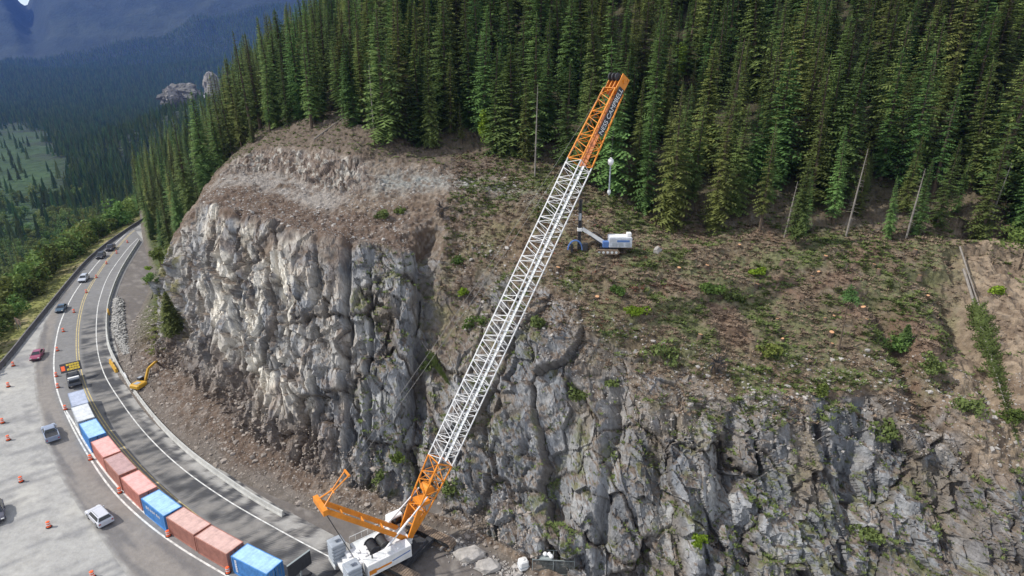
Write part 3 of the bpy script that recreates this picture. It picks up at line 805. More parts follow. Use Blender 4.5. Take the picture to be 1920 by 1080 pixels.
plastic_barrier([(233, 704), (240, 717)], M['white'], 'short white barrier segment between the yellow barrier and the excavator', 2.6)

# ------------------------------------------------------------------ shipping containers
def letter_marks(mb, x0, x1, z, h, y, n, k=0):
    """rows of small upright strokes like distant lettering that cannot be read"""
    r = random.Random(k)
    w = (x1 - x0) / n
    for j in range(n):
        cx = x0 + (j + .5) * w
        mb.box((cx - w * .25, y, z), (w * .18, .01, h))
        if r.random() < .6: mb.box((cx + w * .2, y, z), (w * .18, .01, h))
        if r.random() < .7: mb.box((cx, y, z + h * .42), (w * .5, .011, h * .16))
        if r.random() < .5: mb.box((cx, y, z - h * .42), (w * .5, .011, h * .16))
def container(loc, rz, m, mroof, label, marks=None):
    L, W, H = 6.06, 2.44, 2.59
    t = tag(empty('shipping_container', loc, rz), label, 'container', 'shipping containers lined up in the closed lane')
    mb = MB()
    # corrugated long walls and closed end
    for s in (-1, 1):
        pts = []; n = 22; w = (L - .3) / n
        for j in range(n):
            x = -L / 2 + .15 + j * w
            pts += [(x, 0), (x + w * .3, 0), (x + w * .5, -.036), (x + w * .8, -.036)]
        pts.append((L / 2 - .15, 0))
        vs = []; fs = []
        for x, o in pts: vs += [(x, s * (W / 2 - .03 + o), .16), (x, s * (W / 2 - .03 + o), H - .1)]
        for j in range(len(pts) - 1): fs.append((2 * j, 2 * j + 2, 2 * j + 3, 2 * j + 1) if s < 0 else (2 * j + 1, 2 * j + 3, 2 * j + 2, 2 * j))
        mb.add(vs, fs)
    mb.box((-L / 2 + .08, 0, H / 2), (.05, W - .3, H - .25))
    mb.build('wall', m, t)
    fr = MB()
    for sx in (-1, 1):
        for sy in (-1, 1): fr.box((sx * (L / 2 - .08), sy * (W / 2 - .08), H / 2), (.16, .16, H))
        for z in (.08, H - .06): fr.box((sx * (L / 2 - .06), 0, z), (.12, W - .33, .12))
    for sy in (-1, 1):
        fr.box((0, sy * (W / 2 - .06), .08), (L - .33, .12, .16)); fr.box((0, sy * (W / 2 - .05), H - .05), (L - .33, .10, .10))
    fr.build('frame', m, t)
    rf = MB()
    rf.box((0, 0, H - .03), (L - .24, W - .2, .03))
    for j in range(11): rf.box((-L / 2 + .45 + j * .515, 0, H - .008), (.2, W - .35, .014))
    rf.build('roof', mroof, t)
    for s in (-1, 1):
        d = MB(); d.box((L / 2 - .05, s * (W / 4 - .05), H / 2 + .02), (.05, W / 2 - .2, H - .3))
        for j in range(3): d.box((L / 2 - .018, s * (W / 4 - .05), .55 + j * .75), (.02, W / 2 - .35, .3))
        dr = d.build('door', m, t)
        b = MB()
        for k in (.25, .75): b.tube((L / 2 + .01, s * (W / 2 - .2) * k + s * .05, .2), (L / 2 + .01, s * (W / 2 - .2) * k + s * .05, H - .15), .022, 6)
        b.build('locking_bar', M['galv'], dr)
    if marks:
        k = MB(); marks(k, W); k.build('lettering', M['white'], t)
    return t
def cm(name, c): return mat(name, c, 0.6, var=0.24, vscale=0.9)
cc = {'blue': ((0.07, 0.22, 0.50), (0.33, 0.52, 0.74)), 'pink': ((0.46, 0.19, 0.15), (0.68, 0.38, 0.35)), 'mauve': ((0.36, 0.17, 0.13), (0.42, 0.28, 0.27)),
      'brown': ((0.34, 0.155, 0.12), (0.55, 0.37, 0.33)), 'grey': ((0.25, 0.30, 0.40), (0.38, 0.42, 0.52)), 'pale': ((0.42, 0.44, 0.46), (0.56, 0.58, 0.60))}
CM = {k: (cm('container_paint_' + k, a), cm('container_lit_roof_' + k, b)) for k, (a, b) in cc.items()}  # roof copies lighter than the walls: light from above put into the paint
def marks_long(k, W): letter_marks(k, -2.0, 1.9, 1.75, .42, -W / 2 - .012, 7, 3)
def marks_vert(k, W):
    r = random.Random(5)
    for j in range(7): k.box((-2.3, -W / 2 - .012, 2.2 - j * .27), (.32, .01, .15)); 
    k.box((-2.42, -W / 2 - .013, 1.4), (.06, .012, 1.7))
CONT = [('blue', 'light blue container nearest the crane with a white strip of lettering down its side', (481, 1047), marks_vert),
        ('brown', 'dusty brown container directly behind the light blue one at the near end', (410, 1011), None),
        ('brown', 'dusty brown container touching the blue container with white side lettering', (353, 976), None),
        ('blue', 'blue container with white side lettering between a brown and a pink one', (302, 942), marks_long),
        ('pink', 'salmon pink container between the lettered blue one and the mauve one', (260, 904), None),
        ('mauve', 'faded mauve brown container between two salmon pink containers', (225, 869), None),
        ('pink', 'salmon pink container between the mauve one and the upper blue one', (198, 837), None),
        ('blue', 'light blue container between the whitish one and a salmon pink one', (173, 803), None),
        ('pale', 'whitish container with patchy roof between the grey and blue ones', (155, 773), None),
        ('grey', 'grey blue container at the far end of the row behind the sign truck', (146, 746), None)]
mid = path([(478, 1068), (408, 1030), (352, 994), (301, 959), (259, 921), (224, 886), (197, 853), (172, 819), (154, 789), (145, 762), (141, 740)], .25)
ml = np.r_[0, np.cumsum(np.linalg.norm(np.diff(mid, axis=0), axis=1))]
c_pts = [np.array(at(u, v, 2.59)[:2]) for _, _, (u, v), _ in CONT]
for k, (kc, lab, (u, v), mk) in enumerate(CONT):
    p = c_pts[k]
    a = c_pts[max(k - 1, 0)]; b = c_pts[min(k + 1, len(CONT) - 1)]
    d = a - b
    rz = math.atan2(d[1], d[0])
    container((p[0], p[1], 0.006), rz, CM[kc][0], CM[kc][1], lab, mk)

# ------------------------------------------------------------------ cars, pickups
def wheel(parent, x, y, r=.34, w=.24):
    wv = MB().tube((x, y - w / 2, r), (x, y + w / 2, r), r, 16)
    o = wv.build('wheel', M['tyre'], parent)
    sg = 1 if y > 0 else -1
    MB().tube((x, y + sg * (w / 2 - .03), r), (x, y + sg * (w / 2 + .015), r), r * .62, 12).build('rim', M['rim'], o)
def car(loc, rz, kind, m, label, cat='car'):
    t = tag(empty('parked_' + kind if kind == 'x' else kind, loc, rz), label, cat, 'vehicles on the highway')
    if kind == 'sedan':
        L, W = 4.6, 1.82
        side = [(-2.3, .35), (-2.3, .78), (-2.15, .95), (-1.5, 1.0), (.95, .98), (1.9, .88), (2.25, .68), (2.3, .35)]
        cab = [(-1.75, .99), (-1.15, 1.40), (.15, 1.44), (1.05, .97)]
    elif kind == 'suv':
        L, W = 4.7, 1.9
        side = [(-2.35, .38), (-2.35, .95), (-2.25, 1.08), (1.0, 1.08), (1.95, .98), (2.3, .75), (2.35, .38)]
        cab = [(-2.2, 1.07), (-1.95, 1.62), (-.1, 1.74), (.35, 1.68), (1.15, 1.07)]
    else:
        L, W = 5.6, 1.98
        side = [(-2.8, .5), (-2.8, 1.12), (-.55, 1.12), (1.35, 1.12), (2.45, 1.03), (2.75, .85), (2.8, .5)]
        cab = [(-.75, 1.11), (-.6, 1.72), (-.1, 1.84), (.65, 1.80), (1.4, 1.11)]
    def slab(pts, w0, w1, zmid):
        # side outline extruded with tumblehome: three stations across
        vs = []; n = len(pts)
        ys = [-w0 / 2, -w0 / 2 + .12, w0 / 2 - .12, w0 / 2]
        for j, y in enumerate(ys):
            for x, z in pts:
                if j in (0, 3):
                    k = .93 if z > zmid else 1.0
                    vs.append((x * .985, y * (w1 / w0 if z > zmid + .2 else 1), z - (.06 if z > zmid else 0)))
                else: vs.append((x, y * (w1 / w0 if z > zmid + .2 else 1), z))
        fs = []
        for j in range(3):
            for i in range(n):
                fs.append((j * n + i, j * n + (i + 1) % n, (j + 1) * n + (i + 1) % n, (j + 1) * n + i))
        fs += [tuple(range(n - 1, -1, -1)), tuple(range(3 * n, 4 * n))]
        return vs, fs
    b = MB(); b.add(*slab(side, W, W, .8))
    if kind == 'pickup':
        # open bed: walls and dark floor
        pass
    body = b.build('body', m, t)
    c = MB(); c.add(*slab(cab, W * .94, W * .74, 1.0)); c.build('cabin', m, t)
    zt = max(z for _, z in cab); zb = cab[0][1]
    # glazing: windscreen, rear window, side windows as slightly proud panels
    (xr, zr), (xr2, zr2) = cab[0], cab[1]; (xf, zf), (xf2, zf2) = cab[-1], cab[-2]
    def pane(x0, z0, x1, z1, w0, w1, o):
        d = Vector((x1 - x0, 0, z1 - z0)).normalized(); nrm = Vector((-d.z, 0, d.x)) * o
        p0 = Vector((x0, 0, z0)) + d * .07 + nrm; p1 = Vector((x1, 0, z1)) - d * .07 + nrm
        i = -nrm.normalized() * .03
        vs = [p0 + Vector((0, -w0 / 2, 0)), p0 + Vector((0, w0 / 2, 0)), p1 + Vector((0, w1 / 2, 0)), p1 + Vector((0, -w1 / 2, 0))]
        vs += [v + i for v in vs]
        return vs, [(0, 1, 2, 3), (7, 6, 5, 4), (0, 4, 5, 1), (1, 5, 6, 2), (2, 6, 7, 3), (3, 7, 4, 0)]
    MB().add(*pane(xf, zf, xf2, zf2, W * .84, W * .62, -.02)).build('windscreen', M['glass'], t)
    MB().add(*pane(xr, zr, xr2, zr2, W * .84, W * .62, .02)).build('rear_window', M['glass'], t)
    for s in (-1, 1):
        y0, y1 = s * (W * .47 + .012), s * (W * .385 + .012)
        zz = zt - .1
        vs = [(xr + .35, y0, zb + .06), (xf - .35, y0, zb + .06), (xf2 - .12, y1, zz), (xr2 + .12, y1, zz)]
        vs += [(x, y - s * .03, z) for x, y, z in vs]
        MB().add(vs, [(0, 1, 2, 3), (7, 6, 5, 4), (0, 4, 5, 1), (1, 5, 6, 2), (2, 6, 7, 3), (3, 7, 4, 0)]).build('side_window', M['glass'], t)
        MB().box((L / 2 - .06, s * W * .36, .72 if kind != 'pickup' else .86), (.1, .36, .15), bev=.03).build('headlight', M['lamp'], t)
        MB().box((-L / 2 + .02, s * W * .40, .82), (.06, .22, .2), bev=.02).build('tail_light', M['red'], t)
        MB().box((xf - .25, s * (W / 2 + .07), zb + .08), (.12, .16, .12), bev=.02).build('mirror', m, t)
    if kind == 'pickup':
        bd = MB(); bd.box((-1.72, 0, 1.125), (2.0, W - .3, .02)); bd.build('bed', M['dark'], t)
        rl = MB()
        for s in (-1, 1): rl.box((-1.72, s * (W / 2 - .07), 1.2), (2.15, .09, .16), bev=.02)
        rl.box((-2.76, 0, 1.2), (.07, W - .2, .16)); rl.build('bed_rail', m, t)
    if kind == 'suv':
        for s in (-1, 1): MB().tube((-1.6, s * .62, zt + .04), (.1, s * .62, zt + .05), .025, 6).build('roof_rail', M['rim'], t)
    wb = L * .30
    for sx in (-1, 1):
        for sy in (-1, 1): wheel(t, sx * wb, sy * (W / 2 - .10), .34 if kind == 'sedan' else .39)
    MB().box((L / 2 - .02, 0, .5), (.1, W * .85, .22), bev=.03).build('front_bumper', M['dark'], t)
    return t
def paint(n, c): return mat(n, c, 0.28, var=0.04, vscale=1, spec=0.6)
def ang(p, q_):
    d = at(*q_) - at(*p); return math.atan2(d.y, d.x)
car(at(188, 974, .0) + Vector((0, 0, .006)), ang((215, 1000), (160, 945)), 'suv', paint('silver_paint', (0.50, 0.51, 0.55)), 'silver sport utility car driving past the containers beside the gravel pull-off', 'car')
car(at(97, 818) + Vector((0, 0, .006)), ang((110, 850), (84, 780)), 'pickup', paint('grey_blue_paint', (0.24, 0.28, 0.36)), 'grey pickup truck with dark open bed passing level with the blue containers', 'pickup truck')
car(at(71, 670) + Vector((0, 0, .006)), ang((88, 645), (62, 690)), 'sedan', paint('burgundy_paint', (0.26, 0.04, 0.09)), 'dark red car coming down the road left of the white edge line', 'car')
car(at(116, 582) + Vector((0, 0, .006)), ang((140, 555), (100, 610)), 'sedan', paint('navy_paint', (0.035, 0.075, 0.12)), 'dark blue car on the white edge line behind the red one', 'car')
car(at(158, 526) + Vector((0, 0, .006)), ang((185, 500), (142, 550)), 'suv', paint('pearl_paint', (0.46, 0.49, 0.55)), 'pale silver car between the dark blue car and the black vehicles', 'car')
car(at(190, 483) + Vector((0, 0, .006)), ang((212, 462), (176, 498)), 'suv', paint('black_paint', (0.02, 0.02, 0.025)), 'black car following close in front of the dark pickup near the bend', 'car')
car(at(208, 468) + Vector((0, 0, .006)), ang((226, 448), (195, 482)), 'pickup', paint('charcoal_paint', (0.03, 0.025, 0.03)), 'large dark pickup truck farthest up the road near the bend', 'pickup truck')
car(at(-6, 968) + Vector((0, 0, .006)), ang((0, 960), (4, 1000)), 'suv', paint('slate_paint', (0.07, 0.07, 0.09)), 'dark car parked on the gravel pull-off cut by the left picture edge', 'car')

# ------------------------------------------------------------------ traffic barrels
def barrel(loc):
    t = empty('traffic_barrel', loc)
    MB().lathe([(.30, .05), (.30, .12), (.27, .13), (.265, .95), (.20, 1.0), (.1, 1.0)], 14).build('drum', M['drum'], t)
    for z in (.38, .72): MB().lathe([(.272, z), (.274, z + .01), (.271, z + .13), (.27, z + .14)], 14).build('reflective_band', M['band'], t)
    MB().lathe([(.42, 0), (.42, .05), (.33, .07)], 14).build('base', M['tyre'], t)
    return t
BR = {'orange and white traffic barrel standing on the pale gravel pull-off': [(25, 686), (16, 725), (5, 793), (16, 825), (40, 903), (92, 988), (174, 1082)],
      'orange and white traffic barrel beside the white line next to the container row': [(106, 706), (109, 727), (123, 768), (170, 862), (225, 924), (316, 1005), (428, 1074)],
      'orange and white traffic barrel standing in the empty closed lane uphill of the sign truck': [(108, 658), (119, 622), (139, 586), (162, 549)],
      'orange and white traffic barrel on the double yellow line beside the dark vehicles': [(181, 521), (200, 495), (219, 475), (239, 455)]}
proto = None
for lab, pts in BR.items():
    for u, v in pts:
        if proto is None: proto = barrel((0, 0, 0)); o = proto
        else: o = copy_tree(proto)
        o.location = at(u, v) + Vector((0, 0, .012)); o.scale = (.88, .88, .88); o['label'] = lab; o['category'] = 'traffic barrel'; o['group'] = 'traffic barrels: ' + lab.split(' barrel ')[1][:40]

# ------------------------------------------------------------------ sign truck at the head of the row
M['led'] = mat('amber_letters', (0.85, 0.62, 0.06), 0.5)
t = tag(empty('sign_truck', at(140, 716) + Vector((0, 0, .006)), ang((136, 690), (147, 738))), 'dark work truck carrying a tilted black message board with yellow lettering', 'truck')
MB().box((0, 0, .85), (5.6, 2.2, .25), bev=.05).build('flatbed', M['dark'], t)
o = MB().box((2.6, 0, 1.35), (1.7, 2.1, 1.3), bev=.15, taper=(.85, .88)).build('cab', paint('work_truck_paint', (0.10, 0.11, 0.13)), t)
MB().box((2.4, 0, 2.03), (.5, 1.8, .07), bev=.02).build('light_bar', M['white'], o)
MB().box((3.40, 0, 1.55), (.08, 1.7, .5)).build('windscreen', M['glass'], o)
for y in (-.6, .1, .7): MB().tube((.6, y, 1.05), (1.3, y * .8, 1.15), .22, 8).build('cargo', M['drum'] if y < .5 else M['red'], t)
rot = Matrix.Rotation(R(34), 3, 'Y')
bd = MB().box((-1.6, 0, 2.6), (2.1, 3.4, .16), rot, bev=.04).build('message_board', M['dark'], t)
lt = MB()
r_ = random.Random(4)
for row in range(3):
    for k in range(5):
        if row == 1 and k == 4: continue
        c0 = Vector((-1.6, 0, 2.6)) + rot @ Vector((.55 - row * .55, 1.25 - k * .42 - .05, 0)) + rot @ Vector((0, 0, .10))
        for dx, dy, sx, sy in ((0, -.13, .40, .07), (0, .13, .40, .07), (.17, 0, .07, .26), (-.17, 0, .07, .26), (0, 0, .07, .26)):
            if r_.random() < .85: lt.box(c0 + rot @ Vector((dx, dy, 0)), (sx, sy, .02), rot)
            else: lt.box(c0 + rot @ Vector((dx, dy, 0)), (sx, sy * .9, .02), rot)
lt.build('lettering', M['led'], bd)
MB().box(Vector((-1.6, 0, 2.6)) + rot @ Vector((.1, -1.25, .10)), (1.1, .6, .02), rot).build('warning_panel', M['drum'], bd)
for y in (-.8, .8): MB().beam((-1.9, y, .95), (-1.7, y, 2.2), .1, .1).build('board_post', M['dark'], t)
for sx in (-1.9, 2.4):
    for sy in (-1, 1): wheel(t, sx, sy * .95, .45, .3)
t = tag(empty('message_board', at(566, 1088), ang((540, 1100), (590, 1062))), 'black backed message board with a pale top edge beside the end container', 'sign board')
MB().box((0, 0, 2.35), (3.2, .12, 2.0), bev=.04).build('panel', M['dark'], t)
MB().box((0, 0, 3.38), (3.2, .2, .06)).build('top_edge', M['galv'], t)
MB().box((0, 0, .55), (2.2, 1.3, .25), bev=.06).build('trailer_frame', M['dark'], t)
MB().beam((0, 0, .6), (0, 0, 1.5), .16, .16).build('mast', M['galv'], t)
for s in (-1, 1): wheel(t, 0, s * .75, .33, .2)


# ------------------------------------------------------------------ mobile crane
BF = Vector((-14.4, 61.2, 0.03)); HD = R(37.0)
CR = Matrix.Translation(BF) @ Matrix.Rotation(HD, 4, 'Z')
crane = tag(empty('crawler_crane', BF, HD), 'huge orange and white lattice boom crawler crane standing at the cliff foot', 'crane')
def lattice(mb, o, ex, ey, ez, L, w0, h0, w1, h1, npan, rc, rd, ends=True):
    o, ex, ey, ez = Vector(o), Vector(ex), Vector(ey), Vector(ez)
    def c(k, sy, sz):
        f = k / npan
        return o + ex * (L * f) + ey * (sy * (w0 + (w1 - w0) * f) / 2) + ez * (sz * (h0 + (h1 - h0) * f) / 2)
    for sy in (-1, 1):
        for sz in (-1, 1): mb.tube(c(0, sy, sz), c(npan, sy, sz), rc, 8)
    cs = [(-1, -1), (1, -1), (1, 1), (-1, 1)]
    for k in range(npan):
        for j in range(4):
            a, b = cs[j], cs[(j + 1) % 4]
            if (k + j) % 2: a, b = b, a
            mb.tube(c(k, *a), c(k + .5, *b), rd, 5, cap=False); mb.tube(c(k + .5, *b), c(k + 1, *a), rd, 5, cap=False)
            if k % 2 == 0: mb.tube(c(k, *cs[j]), c(k, *cs[(j + 1) % 4]), rd, 5, cap=False)
    if ends:
        for k in (0, npan):
            for j in range(4): mb.tube(c(k, *cs[j]), c(k, *cs[(j + 1) % 4]), rd * 1.3, 6)
# undercarriage
urot = R(-30.7) - HD
uc = MB()
UR = Matrix.Rotation(urot, 4, 'Z')
def upt(x, y, z): return (UR @ Vector((x, y, z)) + Vector((1.1, -.9, 0)))
U3 = UR.to_3x3()
b_ = MB().box(upt(0, 0, 1.05), (3.2, 4.0, .9), U3, bev=.2)
b_.box(upt(1.4, 0, .95), (.9, 6.0, .6), U3); b_.box(upt(-1.4, 0, .95), (.9, 6.0, .6), U3)
b_.build('carbody', M['dark'], crane)
for s in (-1, 1):
    y0 = s * 3.4
    tr = MB(); n = 58; L, rr = 8.8, .62
    per = []
    for k in range(n):
        f = k / n * (2 * (L - 2 * rr) + 2 * math.pi * rr); st = L - 2 * rr
        if f < st: p, a_ = (-st / 2 + f, 2 * rr + .05), 0
        elif f < st + math.pi * rr: th = (f - st) / rr; p, a_ = (st / 2 + rr * math.sin(th), rr + .05 + rr * math.cos(th)), th
        elif f < 2 * st + math.pi * rr: p, a_ = (st / 2 - (f - st - math.pi * rr), .05), math.pi
        else: th = (f - 2 * st - math.pi * rr) / rr; p, a_ = (-st / 2 - rr * math.sin(th), rr + .05 - rr * math.cos(th)), math.pi + th
        rm = U3 @ Matrix.Rotation(a_, 3, 'Y')
        tr.box(upt(p[0], y0, p[1] + .03), (.27, 1.25, .10), rm)
    tk = tr.build('track', M['track'], crane)
    MB().box(upt(0, y0, .68), (7.6, .7, .85), U3, bev=.3).build('track_frame', M['trackside'], tk)
MB().lathe([(1.35, 1.45), (1.35, 1.75)], 24).build('slewing_ring', M['dark'], crane)
# upper works
dk = MB().box((-2.6, 0, 2.05), (8.2, 2.6, .5), bev=.06)
dk.box((-4.9, 0, 2.45), (2.6, 3.0, .55), bev=.08)
for k in range(5): dk.box((-6.0 + k * .55, (-1) ** k * .5, 2.8), (.4, .7, .22), bev=.04)
for s_ in (-1, 1): dk.tube((-3.9, s_ * .9, 2.5), (-.2, s_ * .55, 2.55), .06, 6)
dk.build('deck', M['white'], crane)
for s in (-1, 1):
    MB().box((-.4, s * 1.0, 2.5), (4.2, .22, .7)).build('side_frame', M['offwhite'], crane)
eh = MB().box((-2.35, -2.35, 2.55), (5.7, 1.45, 1.75), bev=.08).build('engine_house', M['white'], crane)
MB().box((-3.5, -3.083, 2.35), (2.6, .012, .28)).box((-4.6, -3.085, 2.30), (.9, .014, .62)).build('orange_stripe', M['orange'], eh)
MB().box((-.9, -3.083, 2.62), (2.4, .012, .15), Matrix.Rotation(R(-6), 3, 'Y')).build('blue_stripe', M['blue'], eh)
for k in range(4): MB().box((-4.4 + k * 1.2, -2.3, 3.44), (.9, 1.0, .03)).build('engine_grille', M['offwhite'], eh)
MB().tube((-4.2, -2.2, 3.4), (-4.2, -2.2, 4.0), .09, 8).build('exhaust', M['dark'], eh)
lw = MB().box((-2.6, 2.0, 2.2), (5.0, 1.0, .9), bev=.06)
for k in range(8): lw.beam((-5 + k * .8, 2.7, 2.6), (-5 + k * .8, 2.7, 3.4), .04, .04)
lw.beam((-5, 2.7, 3.4), (.6, 2.7, 3.4), .05, .05); lw.build('side_walkway', M['offwhite'], crane)
cb = MB().box((.9, 2.25, 3.3), (2.2, 1.25, 1.9), bev=.15, taper=(.88, .95)).build('operator_cab', M['white'], crane)
MB().box((2.0, 2.25, 3.45), (.06, 1.05, 1.2)).box((.9, 2.89, 3.5), (1.4, .04, 1.0)).box((.9, 1.61, 3.5), (1.4, .04, 1.0)).build('cab_window', M['glass'], cb)
for k, x in enumerate((-1.9, -3.2)):
    w = MB().lathe([(.75, -.9), (.75, -.85), (.52, -.82), (.52, .82), (.75, .85), (.75, .9)], 20)
    for j in range(12): w.lathe([(.56, -.8 + j * .135), (.60, -.73 + j * .135), (.56, -.67 + j * .135)], 16)
    o = w.build('winch_drum', M['cable'] if k == 0 else M['dark'], crane, loc=(x, 0, 2.85)); o.rotation_euler = (R(90), 0, 0)
for s in (-1, 1):
    cw = MB()
    for k in range(6): cw.box((-6.75, s * 2.35, 1.35 + k * .50), (1.75, 1.7, .46), bev=.12)
    cw.box((-6.75, s * 2.35, 4.38), (.5, .5, .2)); cw.build('counterweight_stack', M['grey'], crane)
MB().box((-6.4, 0, 1.55), (1.6, 3.2, .5), bev=.08).build('counterweight_tray', M['white'], crane)
for s in (-1, 1):
    MB().beam((-7.6, s * 1.2, 1.3), (-7.6, s * 3.2, 1.3), .1, .5).build('rear_beam', M['offwhite'], crane)
# boom
tipw = at(1160, 150, D=78.5)
foot = Vector((1.35, 0, 2.6))
tl = CR.inverted() @ tipw
ex = (tl - foot).normalized(); BL = (tl - foot).length
ey = Vector((0, 1, 0)); ey = (ey - ex * ey.dot(ex)).normalized(); ez = ex.cross(ey)
W_, H_ = 2.45, 2.25
l1, l2 = BL * .158, BL * .815
mb = MB(); lattice(mb, foot + ex * 3.4, ex, ey, ez, l1 - 3.4, 2.2, 1.5, W_, H_, 3, .11, .055)
for s in (-1, 1):
    mb.beam(foot + ey * s * 1.05, foot + ex * 3.6 + ey * s * 1.1 + ez * .5, .22, .75); mb.beam(foot + ey * s * 1.05, foot + ex * 3.6 + ey * s * 1.1 - ez * .5, .22, .5)
for k in range(3): mb.tube(foot + ex * (1 + k) + ey * 1.05, foot + ex * (1.6 + k) - ey * 1.05, .07, 6)
bb = mb.build('boom_base', M['orange'], crane)
MB().beam(foot + ex * 4.5 - ey * .9, foot + ex * 4.5 + ey * .9, 1.5, .5).tube(foot + ex * 6.2 - ey * .8, foot + ex * 6.2 + ey * .8, .62, 16).build('boom_winch', M['orange'], bb)
nsec = 5
for k in range(nsec):
    a = l1 + (l2 - l1) * k / nsec; L = (l2 - l1) / nsec
    mb = MB(); lattice(mb, foot + ex * a, ex, ey, ez, L, W_, H_, W_, H_, 6, .088, .038)
    bs = mb.build('boom_section', M['white'], crane)
    wk = MB(); wk.beam(foot + ex * a - ez * (H_ / 2 - .15) + ey * .2, foot + ex * (a + L) - ez * (H_ / 2 - .15) + ey * .2, .5, .04, up=ez)
    wk.build('walkway', M['offwhite'], bs)
mb = MB(); lattice(mb, foot + ex * l2, ex, ey, ez, BL - l2 - 1.6, W_, H_, 2.0, 1.7, 6, .11, .052)
bh = mb.build('boom_head', M['orange'], crane)
MB().beam(foot + ex * l2 - ez * (H_ / 2 - .2) + ey * .3, foot + ex * (BL - 2) - ez * (H_ / 2 - .35) + ey * .3, 1.1, .04, up=ez).build('walkway', M['rust'], bh)
hd = MB()
for s in (-1, -.33, .33, 1): hd.beam(foot + ex * (BL - 1.9) + ey * s * .95, foot + ex * (BL + .5) + ey * s * .95 - ez * .1, .12, 1.5, up=ez)
hd.beam(foot + ex * (BL - .2) - ey * 1.2, foot + ex * (BL - .2) + ey * 1.3, .35, .35); hd.beam(foot + ex * (BL + .3) - ez * .6 - ey * 1.1, foot + ex * (BL + .3) - ez * .6 + ey * 1.1, .25, .25)
hd.build('head_plates', M['orange'], bh)
for s, off in ((-.6, .3), (0, .3), (.6, .3)):
    c0 = foot + ex * (BL - .1) + ez * (.9 - 1.2 * (s != 0) * 0) + ey * s
    MB().tube(c0 - ey * .08, c0 + ey * .08, .5, 16).build('sheave', M['dark'], bh)
# name board on the camera-side face of the boom head
c0 = foot + ex * (l2 + (BL - l2) * .62) - ey * (W_ / 2 * .93 + .08)
rot = Matrix((ex, ez, -ey)).transposed()
if rot.determinant() < 0: rot = Matrix((ex, ez, ey)).transposed()
nb = MB(); nb.box(c0, (6.6, 1.05, .04), rot); nbo = nb.build('name_board', M['dark'], bh)
cu = bpy.data.curves.new('name_text', 'FONT'); cu.body = "NESS CAMPBELL"; cu.size = .98; cu.extrude = .01; cu.align_x = 'CENTER'; cu.align_y = 'CENTER'
to = bpy.data.objects.new('tmp_text', cu); COL.objects.link(to)
dg = bpy.context.evaluated_depsgraph_get()
me = bpy.data.meshes.new_from_object(to.evaluated_get(dg)); bpy.data.objects.remove(to)
me.materials.clear(); me.materials.append(M['white'])
xs = [v.co.x for v in me.vertices]; k = 6.3 / (max(xs) - min(xs))
mt = Matrix.Translation(c0 - ey * .035) @ rot.to_4x4() @ Matrix.Diagonal((k, 1.0, 1, 1))
me.transform(mt)
tobj = link('lettering', me, nbo)
# mast, yoke and pendants
mt_ = Vector((-8.7, 0, 11.8)); mf = Vector((.7, 0, 2.9))
mb = MB()
for s in (-1, 1): mb.beam(mf + Vector((0, s * 1.2, 0)), mt_ + Vector((0, s * 1.0, 0)), .34, .5)
for f in (.25, .5, .75): mb.beam(mf.lerp(mt_, f) + Vector((0, 1.1, 0)), mf.lerp(mt_, f + .03) + Vector((0, -1.1, 0)), .2, .25)
mb.beam(mt_ + Vector((0, -1.6, 0)), mt_ + Vector((0, 1.6, 0)), .55, .7)
mb.build('mast', M['orange'], crane)
yk = Vector((-5.3, 0, 14.7))
yp = (CR.inverted() @ at(648, 884, D=69.6)); yp.y = 0; yk = yp
mb = MB()
for s in (-1, 1):
    mb.tube(mt_ + Vector((0, s * .9, .2)), mt_.lerp(yk, .45) + Vector((0, s * .15, 0)), .09, 6); mb.tube(mt_.lerp(yk, .45) + Vector((0, s * .15, 0)), yk + Vector((0, s * .55, 0)), .08, 6)
mb.tube(mt_.lerp(yk, .45) + Vector((0, .5, 0)), mt_.lerp(yk, .45) - Vector((0, .5, 0)), .07, 6); mb.beam(yk + Vector((0, -.7, 0)), yk + Vector((0, .7, 0)), .22, .22)
mb.build('yoke', M['orange'], crane)
for s in (-1, 1):
    hp = foot + ex * (BL - 1.0) + ez * .9 + ey * s * .7
    mb = MB(); pts = [yk + Vector((0, s * .5, 0)) + (hp - yk - Vector((0, s * .5, 0))) * (j / 12) + Vector((0, 0, -4 * .9 * (j / 12) * (1 - j / 12))) for j in range(13)]
    for a, b in zip(pts, pts[1:]): mb.tube(a, b, .022, 5)
    mb.build('pendant_cable', M['cable'], crane)
    MB().tube(Vector((-5.6, s * 1.0, 2.6)), mt_ + Vector((0, s * .8, 0)), .04, 5).build('luffing_cable', M['cable'], crane)
    bs_ = foot + ex * 5.6 + ey * s * 1.1 + ez * .3
    mb = MB(); mb.tube(Vector((-2.6, s * 1.35, 2.6)), Vector((-2.6, s * 1.35, 2.6)).lerp(bs_, .6), .15, 8); mb.tube(Vector((-2.6, s * 1.35, 2.6)).lerp(bs_, .6), bs_, .09, 8)
    mb.build('backstop', M['white'], crane)
# headache ball, sling and hook hanging from the boom head
bl = at(1145, 304, D=78.7)
hk = tag(empty('crane_hook', bl), 'white ball with a hanging sling suspended from the orange boom head', 'crane hook')
MB().lathe([(.06, .6), (.16, .48), (.36, .32), (.39, .04), (.33, -.25), (.16, -.4), (.06, -.5)], 16).build('ball', M['white'], hk, smooth=True)
MB().tube((0, 0, -.5), (0, 0, -3.6), .09, 6).build('sling', M['grey'], hk)
MB().lathe([(.05, -3.5), (.2, -3.6), (.24, -3.9), (.12, -4.2), (.03, -4.3)], 10).build('hook', M['offwhite'], hk)
top = CR @ (foot + ex * BL)
MB().tube((0, 0, .7), (top.x - bl.x, top.y - bl.y, top.z - bl.z), .02, 5).build('hoist_rope', M['cable'], hk)

